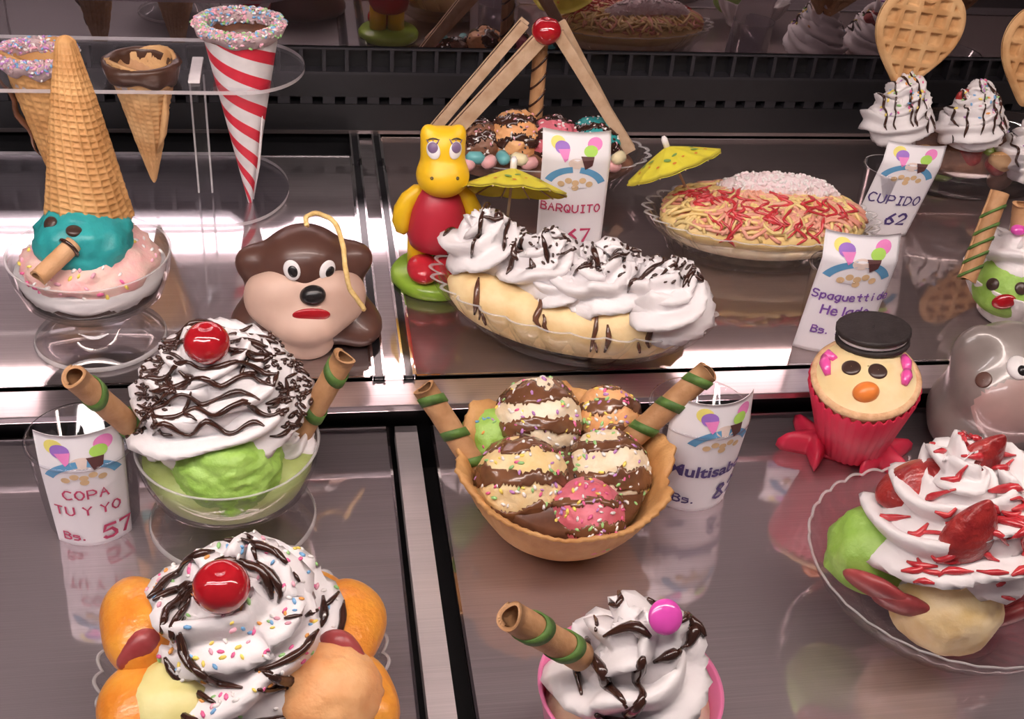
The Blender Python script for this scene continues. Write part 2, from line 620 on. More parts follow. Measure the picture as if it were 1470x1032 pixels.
def wander(rnd, n, x0, x1, y, amp, k=14):
    """wavy horizontal path"""
    ph = rnd.random() * 10
    return [(x0 + (x1 - x0) * i / k, y + amp * math.sin(i * 1.1 + ph) + amp * 0.7 * (rnd.random() - .5)) for i in range(k + 1)]


def zigzag(rnd, x0, x1, y0, y1, n):
    out = []
    for i in range(n + 1):
        x = x0 + (x1 - x0) * i / n
        out.append((x + rnd.uniform(-.004, .004), y0 + rnd.uniform(-.006, .006)) if i % 2 == 0 else (x + rnd.uniform(-.004, .004), y1 + rnd.uniform(-.006, .006)))
    return out


def sprinkles(t, c, region, n, size=0.0013, seed=0, on_parts=None, mats=SPR, dirv=(0, 0.62, -0.78), name='sprinkles', parent=None, long=1.6):
    """many tiny sugar strands lying on the surface"""
    bvh = bvh_of(on_parts or t.parts)
    rnd = random.Random(seed + 11)
    d = Vector(dirv).normalized()
    u = Vector((1, 0, 0))
    wv = u.cross(d)
    if wv.z < 0:
        wv = -wv
    V, F = ico(1)
    v, f, mi = [], [], []
    (x0, x1, y0, y1) = region
    for i in range(n):
        a, b = rnd.uniform(x0, x1), rnd.uniform(y0, y1)
        o = Vector(c) + u * a + wv * b - d * 0.3
        h = bvh.ray_cast(o, d, 0.6)
        if h[0] is None:
            continue
        rot = Matrix.Rotation(rnd.random() * PI, 3, h[1])
        ax = rot @ h[1].orthogonal().normalized()
        bx = h[1].cross(ax)
        sz = size * rnd.uniform(0.75, 1.25)
        n0 = len(v)
        for q in V:
            v.append(h[0] + ax * (q[0] * sz * long) + bx * (q[1] * sz * 0.8) + h[1] * (q[2] * sz * 0.8 + sz * 0.3))
        f += [tuple(i2 + n0 for i2 in q) for q in F]
        mi += [rnd.randrange(len(mats))] * len(F)
    return t.part(name, (v, f), list(mats), mi=mi, kind='stuff', parent=parent)


def cherry(t, c, r, name='cherry'):
    V, F = ico(4)
    out = []
    for d in V:
        D = Vector(d)
        k = 1 - 0.22 * math.exp(-((1 - D.z) / 0.06)) + 0.02 * noise.noise(D * 3)
        out.append(Vector((D.x * r * k, D.y * r * k, D.z * r * 0.93 * k)) + Vector(c))
    return t.part(name, (out, F), 'cherry')


def wafer_roll(t, p0, p1, r, bands=(0.12, 0.5, 0.85), seed=0, name='wafer_roll', top=None, material='wafer', band_mat='green_band', slope=0.5, bw=0.36):
    """rolled wafer from the open end p0 to p1; green bands are sub-parts"""
    p0, p1 = Vector(p0), Vector(p1)
    ax = (p1 - p0)
    Ln = ax.length
    ax.normalize()
    a = ax.orthogonal().normalized()
    b = ax.cross(a)
    n = 34
    sec = []
    tot = 2 * PI * 1.35
    for i in range(n + 1):
        ph = tot * i / n
        rr = r * (0.80 + 0.20 * i / n)
        sec.append((rr * math.cos(ph), rr * math.sin(ph)))
    th = r * 0.26
    for i in range(n, -1, -1):
        ph = tot * i / n
        rr = r * (0.80 + 0.20 * i / n) - th
        sec.append((rr * math.cos(ph), rr * math.sin(ph)))
    K = 12
    v, f = [], []
    for k in range(K + 1):
        z = Ln * k / K
        jit = 1 + 0.015 * math.sin(k * 2.1 + seed)
        for q in sec:
            e = 0.0
            if k == 0:
                e = r * 0.10 * math.sin(math.atan2(q[1], q[0]) * 2 + seed)
            v.append(p0 + ax * (z + e) + a * (q[0] * jit) + b * (q[1] * jit))
    S = len(sec)
    for k in range(K):
        for j in range(S):
            j2 = (j + 1) % S
            f.append((k * S + j, k * S + j2, (k + 1) * S + j2, (k + 1) * S + j))
    for k in (0, K):
        for i in range(n):
            f.append((k * S + i, k * S + i + 1, k * S + S - 2 - i, k * S + S - 1 - i))
    ro = t.part(name, (v, f), material, parent=top)
    for bi, pos in enumerate(bands):
        v, f = [], []
        N = 40
        for i in range(N + 1):
            ph = 2 * PI * i / N + 0.7
            z = Ln * pos + slope * r * math.sin(ph + 1.0 + seed)
            for (dz, k) in ((0, 0.9), (0, 1.035), (bw * 4 * r * 0.55, 1.035), (bw * 4 * r * 0.55, 0.9)):
                v.append(p0 + ax * min(Ln, max(0.0, z + dz)) + a * (r * k * math.cos(ph)) + b * (r * k * math.sin(ph)))
        for i in range(N):
            for q in range(4):
                q2 = (q + 1) % 4
                f.append((i * 4 + q, i * 4 + q2, (i + 1) * 4 + q2, (i + 1) * 4 + q))
        t.part('band', (v, f), band_mat, parent=ro)
    return ro


def rz3(a):
    return Matrix.Rotation(a, 3, 'Z')


def rot_to(d):
    return Vector((0, 0, 1)).rotation_difference(Vector(d).normalized()).to_matrix()
# ------------------------------------------------------------------ the display case (setting)
structure('floor', box(-0.95, 1.25, -0.02, 1.16, -0.07, -0.045), 'case_dark')
wall = structure('wall_back', box(-0.95, 1.25, WALLY + 0.012, WALLY + 0.05, -0.045, 0.117), 'black_matt')
for i in range(84):     # slots of the cold-air grille: upright fins, tall row and low row
    x = -0.62 + i * 0.0205
    structure('fin', box(x, x + 0.0035, WALLY - 0.0005, WALLY + 0.012, 0.093, 0.114), 'vent_grey', wall)
    structure('low_fin', box(x, x + 0.011, WALLY - 0.0005, WALLY + 0.012, 0.0615, 0.069), 'vent_grey', wall)
for z0, z1, mt in ((0.0905, 0.093, 'vent_grey'), (0.114, 0.1155, 'vent_grey'), (0.069, 0.0905, 'black_matt'), (0.036, 0.0615, 'black_matt')):
    structure('grille_rail', box(-0.95, 1.25, WALLY - 0.002, WALLY + 0.012, z0, z1), mt, wall)
structure('edge_strip', box(-0.95, 1.25, WALLY - 0.003, WALLY + 0.012, 0.0326, 0.036), 'steel_dark', wall)
mir = link_mesh('mirror', *box(-0.95, 1.25, WALLY, WALLY + 0.01, 0.117, 0.95), 'mirror', smooth=False)
mir['label'] = 'wide dark tinted mirror along the back above the black grille'
mir['category'] = 'mirror'
structure('wall_left', box(-0.97, -0.95, -0.02, 1.1, -0.07, 0.95), 'case_dark')
structure('wall_right', box(1.25, 1.27, -0.02, 1.1, -0.07, 0.95), 'case_dark')


def tray(name, label, x0, x1, y0, y1, z, mt, lip=0.003, lipmat='chrome'):
    t = Thing(name, label, 'tray', ((x0 + x1) / 2, (y0 + y1) / 2, z), 0, 'steel display trays')
    cx, cy = (x0 + x1) / 2, (y0 + y1) / 2
    t.part('sheet', box(x0 - cx, x1 - cx, y0 - cy, y1 - cy, -0.002, 0), mt, smooth=False)
    for (a, b, c, d) in ((x0, x0 + 0.0016, y0, y1), (x1 - 0.0016, x1, y0, y1), (x0, x1, y1 - 0.0016, y1), (x0, x1, y0, y0 + 0.0016)):
        t.part('rim', box(a - cx, b - cx, c - cy, d - cy, -0.010, lip), lipmat, smooth=False)
    return t


tray('steel_tray', 'brushed steel tray at front left under the lime ice cream sundae', -0.60, 0.0495, 0.12, 0.640, 0.0, 'steel_front', 0.0008)
tray('steel_tray', 'brushed steel tray at front right under the waffle bowl', 0.0785, 0.95, 0.12, 0.640, 0.0, 'steel_front', 0.0008)
tray('steel_tray', 'shiny steel tray at back left under the cone stand', -0.62, 0.0395, 0.655, 1.004, ZM, 'steel_mid', 0.0008)
tray('steel_tray', 'dark mirror-like tray at back right under the banana split', 0.0680, 0.98, 0.655, 1.046, ZM, 'steel_dark', 0.0008)
# bar between the front trays, ledge of the middle tier, rails between the back trays
structure('trim_1', box(0.0540, 0.0690, 0.12, 0.640, -0.012, -0.0005), 'steel_bar')
structure('trim_2', box(-0.95, 1.25, 0.6225, 0.6510, 0.0255, 0.0305, 0.0008), 'steel_trim')
structure('trim_3', box(-0.95, 1.25, 0.6480, 0.6505, -0.045, 0.0255), 'black_matt')  # riser below the ledge, its shade put into the black colour
structure('trim_4', box(0.0480, 0.0600, 0.6515, 1.046, 0.018, 0.0290), 'steel_mid')
for k, (a, b) in enumerate(((0.0400, 0.0475), (0.0605, 0.0675))):
    r_ = structure('trim_%d' % (5 + k), box(a, b, 0.6515, 1.046, 0.018, 0.0335), 'black_gloss')
    structure('edge_bead', box(a - 0.0006, a + 0.0010, 0.6515, 1.046, 0.02, 0.0345), 'chrome', r_)
    structure('edge_bead', box(b - 0.0010, b + 0.0006, 0.6515, 1.046, 0.02, 0.0345), 'chrome', r_)


# ------------------------------------------------------------------ lamps of the case
def emitter(name, col, s):
    mt = bpy.data.materials.new(name)
    mt.use_nodes = True
    nt = mt.node_tree
    nt.nodes.remove(nt.nodes['Principled BSDF'])
    e = nt.nodes.new('ShaderNodeEmission')
    e.inputs[0].default_value = (*col, 1)
    e.inputs[1].default_value = s
    nt.links.new(e.outputs[0], nt.nodes['Material Output'].inputs[0])
    M[name] = mt


emitter('lamp_white', (1.0, 0.93, 0.92), LAMP_A)
emitter('lamp_warm', (1.0, 0.86, 0.78), LAMP_B)
emitter('lamp_led', (0.62, 0.88, 1.0), LAMP_C)
t = Thing('case_lamp', 'long white lamp strip under the front top edge of the case', 'lamp', (-0.40, 0.20, 0.57))
t.part('housing', box(-0.62, 0.61, -0.03, -0.004, -0.01, 0.085, 0.003), 'steel_trim', smooth=False)
t.part('diffuser', box(-0.60, 0.59, -0.004, 0.004, 0.0, 0.066, 0.001), 'lamp_white', smooth=False)
for dx in (-0.62, 0.60):
    t.part('end_cap', box(dx, dx + 0.012, -0.03, 0.006, -0.01, 0.085, 0.002), 'black_matt', smooth=False)
t = Thing('tube_lamp', 'warm fluorescent tube running along the top of the case', 'lamp', (0.10, 0.30, 0.83))
t.part('tube', sweep([(-0.95, 0, 0), (1.05, 0, 0)], 0.015, 20), 'lamp_warm')
for dx in (-0.98, 1.05):
    t.part('socket', sweep([(dx, 0, 0), (dx + 0.03, 0, 0)], 0.019, 20), 'white_plastic')
t.part('reflector', box(-0.98, 1.08, -0.05, 0.05, 0.03, 0.034, 0.001), 'steel_trim', smooth=False)
# ------------------------------------------------------------------ acrylic cone stand and its cones
STX0, STX1 = -0.48, 0.0


def stadium(x0, x1, y0, y1, z0, z1, endr, holes=(), n=14):
    """plate with a rounded right end; holes as (x, y, r): built as strips around each hole"""
    ym = (y0 + y1) / 2
    hy = (y1 - y0) / 2
    bm = bmesh.new()
    out = [(x0, y0)]
    for i in range(n * 2 + 1):
        a = -PI / 2 + PI * i / (n * 2)
        out.append((x1 - endr + endr * math.cos(a), ym + hy * math.sin(a)))
    out.append((x0, y1))
    edges = []
    vs = [bm.verts.new((x, y, z1)) for x, y in out]
    for i in range(len(vs)):
        edges.append(bm.edges.new((vs[i], vs[(i + 1) % len(vs)])))
    for hx, hyc, hr in holes:
        hv = [bm.verts.new((hx + hr * math.cos(2 * PI * i / 28), hyc + hr * math.sin(2 * PI * i / 28), z1)) for i in range(28)]
        for i in range(28):
            edges.append(bm.edges.new((hv[i], hv[(i + 1) % 28])))
    bmesh.ops.triangle_fill(bm, use_beauty=True, edges=edges)
    r = bmesh.ops.extrude_face_region(bm, geom=bm.faces[:])
    for q in r['geom']:
        if isinstance(q, bmesh.types.BMVert):
            q.co.z = z0
    bmesh.ops.recalc_face_normals(bm, faces=bm.faces[:])
    bm.verts.index_update()
    v = [q.co.copy() for q in bm.verts]
    f = [tuple(q.index for q in fc.verts) for fc in bm.faces]
    edge_mi = [0 if abs(fc.normal.z) > 0.5 else 1 for fc in bm.faces]
    bm.free()
    return (v, f), edge_mi


def hole_xy(px, py):       # where a vertical axis through this pixel meets the top plate
    return on(px, py, 0.139)


ST = Thing('cone_stand', 'clear acrylic rack with rounded plates holding the ice cream cones', 'rack', (-0.085, 0.925, ZM))
h1, h2, h3 = hole_xy(58, 112), hole_xy(205, 112), hole_xy(349, 112)
HC = [h - ST.loc for h in (h1, h2, h3)]
vf, emi = stadium(STX0 + .085, 0.085, -0.040, 0.075, 0.1065, 0.1095, 0.05, [(h.x, h.y, r) for h, r in zip(HC, (0.021, 0.0225, 0.0215))])
ST.part('top_plate', vf, ['acrylic', 'acrylic_glint'], mi=emi, smooth=False)
vf, emi = stadium(STX0 + .085, 0.069, -0.057, 0.078, 0.001, 0.0040, 0.05)
ST.part('base_plate', vf, ['acrylic', 'acrylic_glint'], mi=emi, smooth=False)
for px_ in (0.0, -0.20):
    vf = join(box(px_ - 0.0048, px_ + 0.0048, -0.0018, 0.0018, 0.0040, 0.1065), box(px_ - 0.0062, px_ - 0.0048, -0.002, 0.002, 0.0040, 0.1065), box(px_ + 0.0048, px_ + 0.0062, -0.002, 0.002, 0.0040, 0.1065))
    ST.part('post', vf, ['clear', 'glass_glint'], mi=[0] * 6 + [1] * 12, smooth=False)  # side strips coloured whitish for the light caught by the post edges
ST.part('tab', box(-0.0045, 0.0045, -0.0260, 0.0260, 0.1097, 0.112, 0.0008), 'white_plastic', smooth=False, label='small white tab on the plate')


def ridge(x, wd=0.24):
    x = abs((x + 0.5) % 1.0 - 0.5)
    return max(0.0, 1 - x / wd)


def waffle_cone(r, Ln, nu=20, nv=20, relief=0.0015, wall_t=0.0018, nseg=130, mseg=96, flap=0.0012, tip=0.03):
    """open cone, tip down at z=0, mouth at z=Ln, waffle ridges in relief, rolled seam"""
    v, f = [], []
    for side in (0, 1):
        for i in range(mseg + 1):
            tt = i / mseg
            for j in range(nseg):
                th = 2 * PI * j / nseg
                rr = r * (tip + (1 - tip) * tt) * min(1, 0.05 + (tt * 30) ** 0.5)
                if side == 0:
                    k = max(ridge(th / (2 * PI) * nu + tt * 1.5), ridge(tt * nv + 1.2 * math.sin(th) * 0.3))
                    rr += relief * k * min(1, tt * 3) + flap * (j / nseg)
                else:
                    rr = max(0.0002, rr - wall_t)
                v.append((rr * math.cos(th), rr * math.sin(th), Ln * tt + (0.003 * math.sin(th * 2) * tt if side == 0 or True else 0)))
    n1 = (mseg + 1) * nseg
    for side in (0, 1):
        for i in range(mseg):
            for j in range(nseg):
                j2 = (j + 1) % nseg
                q = (side * n1 + i * nseg + j, side * n1 + i * nseg + j2, side * n1 + (i + 1) * nseg + j2, side * n1 + (i + 1) * nseg + j)
                f.append(q if side == 0 else q[::-1])
    for j in range(nseg):
        j2 = (j + 1) % nseg
        f.append((mseg * nseg + j, mseg * nseg + j2, n1 + mseg * nseg + j2, n1 + mseg * nseg + j))
    return v, f


def rim_coat(r, z0, h, thick, seed, amp=0.25, sl=0.35):
    """uneven coating wrapped over the mouth of a cone"""
    s = Vector((seed, seed * 2.1, seed * .7))
    prof = []
    for k in range(12):
        a = 2 * PI * k / 12
        prof.append((math.cos(a), math.sin(a)))
    v, f = [], []
    n = 60
    for j in range(n):
        th = 2 * PI * j / n
        for k, (c_, s_) in enumerate(prof):
            w_ = 1 + amp * noise.noise(Vector((math.cos(th) * 3, math.sin(th) * 3, k * 0.9)) + s)
            hh = h * (1 + 0.5 * noise.noise(Vector((math.cos(th) * 2.2, math.sin(th) * 2.2, 5)) + s)) if s_ < 0 else h * 0.35
            zz = z0 + s_ * hh
            rr = r * (1 - sl * max(0, -s_) * h / max(h, 1e-6) * 0.22) + c_ * thick * w_
            v.append((rr * math.cos(th), rr * math.sin(th), zz))
    K = len(prof)
    for j in range(n):
        j2 = (j + 1) % n
        for k in range(K):
            k2 = (k + 1) % K
            f.append((j * K + k, j2 * K + k, j2 * K + k2, j * K + k2))
    return v, f


def standing_cone(label, hx, r_hole, zplate, r, Ln, rz=0, tilt=(0, 0)):
    """a cone hung in a hole of the top plate"""
    ztip = zplate - (r_hole / r) * Ln
    return Thing('ice_cream_cone', label, 'cone', (hx.x, hx.y, ztip), rz, 'cones in the acrylic rack')


PLZ = 0.139
# sprinkled cone, far left
t = standing_cone('waffle cone with pale sprinkles round its mouth, far left of the rack', h1, 0.021, PLZ, 0.026, 0.115)
t.part('cone', waffle_cone(0.0252, 0.115, 18, 20), 'waffle')
k_ = t.part('sugar_rim', rim_coat(0.0265, 0.112, 0.010, 0.0048, 3, 0.5), 'sugar_base')
sprinkles(t, (0, 0, 0.10), (-0.035, 0.035, -0.03, 0.05), 2000, 0.0012, 3, [k_], ['sugar_base', 'sprinkle_5', 'sprinkle_6', 'sugar_base', 'sprinkle_2', 'sprinkle_4'])
fl = []
for i in range(13):
    z = 0.03 + 0.07 * i / 12
    fl.append((-0.008 - 0.0215 * i / 12 - 0.002 * math.sin(i * 1.3), -0.004, z))
t.part('folded_edge', sweep(fl, [0.0005 + 0.004 * math.sin(PI * i / 12) for i in range(13)], 8, flat=0.5), 'choc_mid')
# chocolate-dipped cone
t = standing_cone('smaller waffle cone with chocolate-dipped mouth in the rack', h2, 0.0225, PLZ, 0.0265, 0.105)
t.part('cone', waffle_cone(0.0255, 0.105, 20, 24, 0.0012), 'waffle_pale')
t.part('chocolate_rim', rim_coat(0.0262, 0.101, 0.012, 0.0040, 8, 0.6), 'choc_rim')
t.part('inner_filling', lathe([(0.0235, 0.100), (0.020, 0.090), (0.010, 0.075), (0.0005, 0.072)], 32), 'wafer')
t.part('seam_flap', sweep([(0.006, -0.009, 0.030), (0.0125, -0.011, 0.048), (0.0160, -0.012, 0.066), (0.0175, -0.015, 0.086)], [0.0008, 0.0055, 0.0060, 0.0010], 12, flat=0.5), 'waffle_pale')
# striped paper cone


def striped_cone(t, r, Ln):
    n, mm = 120, 150
    v, f, mi = [], [], []
    for i in range(mm + 1):
        tt = i / mm
        for j in range(n + 1):
            th = 2 * PI * j / n
            rr = r * (0.02 + 0.98 * tt)
            tw = th + 0.9 - 2 * PI * 6.6 / 3 * tt
            v.append((rr * math.cos(tw), rr * math.sin(tw), Ln * tt))
    for i in range(mm):
        for j in range(n):
            f.append((i * (n + 1) + j, i * (n + 1) + j + 1, (i + 1) * (n + 1) + j + 1, (i + 1) * (n + 1) + j))
            u = ((j + .5) / n * 3.0) % 1.0
            mi.append(1 if u < 0.46 else 0)
    t.part('paper_sleeve', (v, f), ['stripe_white', 'stripe_red'], mi=mi)


t = standing_cone('tall red and white striped paper cone with sprinkled mouth', h3, 0.0215, PLZ, 0.0290, 0.156)
striped_cone(t, 0.0290, 0.153)
k2 = t.part('waffle_lining', lathe([(0.0296, 0.151), (0.0302, 0.161), (0.0280, 0.162), (0.022, 0.130), (0.010, 0.085), (0.0005, 0.08)], 40), 'choc_mid')
k_ = t.part('sugar_rim', rim_coat(0.0305, 0.159, 0.009, 0.0050, 5, 0.6), 'sugar_base')
sprinkles(t, (0, 0, 0.15), (-0.04, 0.04, -0.03, 0.05), 2300, 0.0012, 4, [k_], ['sugar_base', 'sprinkle_5', 'sprinkle_5', 'sprinkle_3', 'sprinkle_2', 'sprinkle_4', 'sugar_base'])
t.part('seam_flap', sweep([(0.003, -0.0045, 0.012), (0.009, -0.009, 0.045), (0.0125, -0.0125, 0.075), (0.0140, -0.015, 0.09)], [0.001, 0.0022, 0.0022, 0.0006], 8, flat=0.5), 'stripe_white')


# ------------------------------------------------------------------ glass bowls
def sundae_glass(t, R, h, foot, zb, mt='clear', name='glass_bowl'):
    prof = [(0.0005, 0.004), (foot * 0.75, 0.0035), (foot * 0.97, 0.0), (foot, 0.0015), (foot * 0.97, 0.004), (foot * 0.75, 0.008),
            (foot * 0.58, 0.008 + (zb - 0.010) * 0.5), (foot * 0.36, zb - 0.0015), (R * 0.50, zb), (R * 0.72, zb + h * 0.04), (R * 0.865, zb + (h - zb) * 0.25),
            (R * 0.955, zb + (h - zb) * 0.62), (R, h), (R * 0.985, h + 0.0008), (R * 0.965, h),
            (R * 0.930, zb + (h - zb) * 0.62), (R * 0.840, zb + (h - zb) * 0.27), (R * 0.68, zb + h * 0.07), (0.0005, zb + h * 0.06)]
    mi = []
    for k in range(len(prof) - 1):
        mi += [1 if k in (2, 3, 12, 13) else 0] * 72
    return t.part(name, lathe(prof, 72), [mt, 'glass_glint'], mi=mi)


# clown sundae: teal scoop with a cone hat
t = Thing('clown_sundae', 'glass sundae with teal scoop clown face under an upturned waffle cone', 'sundae', on(146, 484, ZM))
sundae_glass(t, 0.0525, 0.068, 0.044, 0.030)
t.part('chocolate_sauce', lathe([(0.0005, 0.0362), (0.0345, 0.0370), (0.0432, 0.0415), (0.0452, 0.0480), (0.0005, 0.050)], 60, lambda th, r, z, k: (r, z + 0.003 * math.sin(th * 5) * (k == 3))), 'choc')
t.part('cream_layer', lathe([(0.0005, 0.0445), (0.0440, 0.0450), (0.0482, 0.0570), (0.0005, 0.062)], 40), 'cream')
c = t.lp(130, 385, -0.006)
pk = t.part('pink_ice_cream', scoop((0.0, -0.002, 0.062), 0.043, 4, 0.42, 0.10, 0.12), 'pink_ice')
sprinkles(t, (0, 0, 0.06), (-0.05, 0.05, -0.05, 0.05), 160, 0.0015, 6, [pk], ['sprinkle_4', 'sprinkle_1', 'sprinkle_5', 'sprinkle_0', 'sprinkle_4'])
c = t.lp(121, 345, -0.004)
te = t.part('teal_scoop', scoop(c, 0.031, 2, 0.80, 0.10, 0.10), 'teal_ice')
bv = bvh_of([te])


def stick_on(bv, px, py, t):
    d = ray(px, py)
    o = t.loc_of(EYE)
    dl = (Matrix.Rotation(-t.rz, 3, 'Z') @ d)
    h = bv.ray_cast(o, dl, 3)
    if h[0] is None:        # just past the outline: nearest point of the surface
        h = bv.find_nearest(t.lp(px, py, 0.0))
    return h[0], h[1]


def disc(p, nrm, r, h, n=28, dome=0.25):
    pr = [(0.0003, -h), (r * 0.9, -h), (r, -h * 0.6), (r, h * 0.3), (r * 0.85, h * 0.8), (r * 0.5, h), (0.0003, h * (1 + dome))]
    return mv(xf(lathe(pr, n), rot_to(nrm)), p)


for (a, b) in ((72, 321), (106, 331)):
    p, nr = stick_on(bv, a, b, t)
    t.part('chocolate_eye', disc(p, nr, 0.0048, 0.0016), 'choc_chip')
p, nr = stick_on(bv, 99, 356, t)
tip = t.lp(54, 399, -0.050)
wafer_roll(t, tip, p + (p - tip).normalized() * 0.004, 0.0060, (), 3, name='wafer_nose', material='waffle_pink')
t.part('nose_sauce', disc(p, (tip - p), 0.0078, 0.0012), 'choc')
# hat: cone upside down
base, apex = t.lp(126, 300, 0.012), t.lp(90, 36, 0.030)
ax = (apex - base)
cone = waffle_cone(0.0262, ax.length, 20, 30, 0.0016, tip=0.17, nseg=200, mseg=190)
cone = xf(cone, Matrix.Rotation(PI, 3, 'X'))
cone = mv(cone, (0, 0, ax.length))
t.part('cone_hat', mv(xf(cone, rot_to(ax)), base - ax.normalized() * 0.006), 'waffle')


# ------------------------------------------------------------------ signs on clear cups
GL = {'A': '00 39 60|14 54', 'B': '00 09 49 67 45 05|45 63 61 40 00', 'C': '68 49 29 06 03 20 40 61', 'D': '00 09 39 66 63 30 00',
      'H': '00 09|60 69|05 65', 'I': '19 59|39 30|10 50', 'O': '29 06 03 20 40 63 66 49 29', 'P': '00 09 49 67 65 44 04',
      'Q': '29 06 03 20 40 63 66 49 29|33 60', 'R': '00 09 49 67 65 44 04|34 60', 'S': '68 49 19 07 15 54 62 40 10 01', 'T': '09 69|39 30',
      'U': '09 02 20 40 62 69', 'Y': '09 35 69|35 30', 'a': '56 26 04 02 20 40 53|56 50', 'd': '59 50|54 36 16 04 02 10 30 52',
      'e': '03 53 45 36 16 04 02 10 40 51', 'g': '_59 29 07 05 23 43 56|_59 52 30 11', 'i': '36 30|38 39', 'l': '39 30',
      'o': '26 04 02 20 40 52 54 36 26', 'p': '_09 00|_07 29 49 57 55 33 04', 's': '55 26 06 04 53 51 30 00', 't': '39 31 50|06 56',
      'u': '06 02 20 40 52|56 50', '.': '10 11', '2': '07 29 49 67 65 00 60', '5': '69 19 05 46 63 61 40 10 01', '6': '59 26 03 10 40 62 53 35 04',
      '7': '09 69 20', '8': '35 17 29 49 57 35 61 40 20 01 35'}


def strokes(txt, s0, t0, size, weight, slant=0.0):
    """text as flat pen-stroke ribbons in the (s, t) plane of a sheet of paper"""
    v, f = [], []
    x = s0
    k = size / 9
    for ch in txt:
        if ch == ' ':
            x += 4 * k
            continue
        wid = 0
        for st in GL[ch].split('|'):
            dy = -3 if st.startswith('_') else 0
            pts = [(int(q[0]), int(q[1]) + dy) for q in st.strip('_').split()]
            wid = max(wid, max(p[0] for p in pts))
            P2 = [Vector((x + a * k, t0 + b * k + (x + a * k) * slant)) for a, b in pts]
            n0 = len(v)
            for i, p in enumerate(P2):
                d = P2[min(i + 1, len(P2) - 1)] - P2[max(i - 1, 0)]
                if 0 < i < len(P2) - 1:
                    d = (P2[i] - P2[i - 1]).normalized() + (P2[i + 1] - P2[i]).normalized()
                if d.length < 1e-9:
                    d = Vector((1, 0))
                d.normalize()
                e = d * (weight * 0.5 if i == len(P2) - 1 else (-weight * 0.5 if i == 0 else 0))
                nn = Vector((-d.y, d.x)) * weight
                v += [p + nn + e, p - nn + e]
            for i in range(len(P2) - 1):
                f.append((n0 + 2 * i, n0 + 2 * i + 1, n0 + 2 * i + 3, n0 + 2 * i + 2))
        x += (wid + 2.6) * k
    return v, f, x


def bold_text(txt, s0, t0, size):
    cu = bpy.data.curves.new('lettering', 'FONT')
    cu.body = txt
    cu.size = size
    cu.offset = size * 0.028
    ob = bpy.data.objects.new('lettering', cu)
    COL.objects.link(ob)
    dg = bpy.context.evaluated_depsgraph_get()
    me = ob.evaluated_get(dg).to_mesh()
    v = [Vector((s0 + q.co.x, t0 + q.co.y)) for q in me.vertices]
    f = [tuple(p.vertices) for p in me.polygons]
    ob.evaluated_get(dg).to_mesh_clear()
    bpy.data.objects.remove(ob)
    bpy.data.curves.remove(cu)
    return v, f


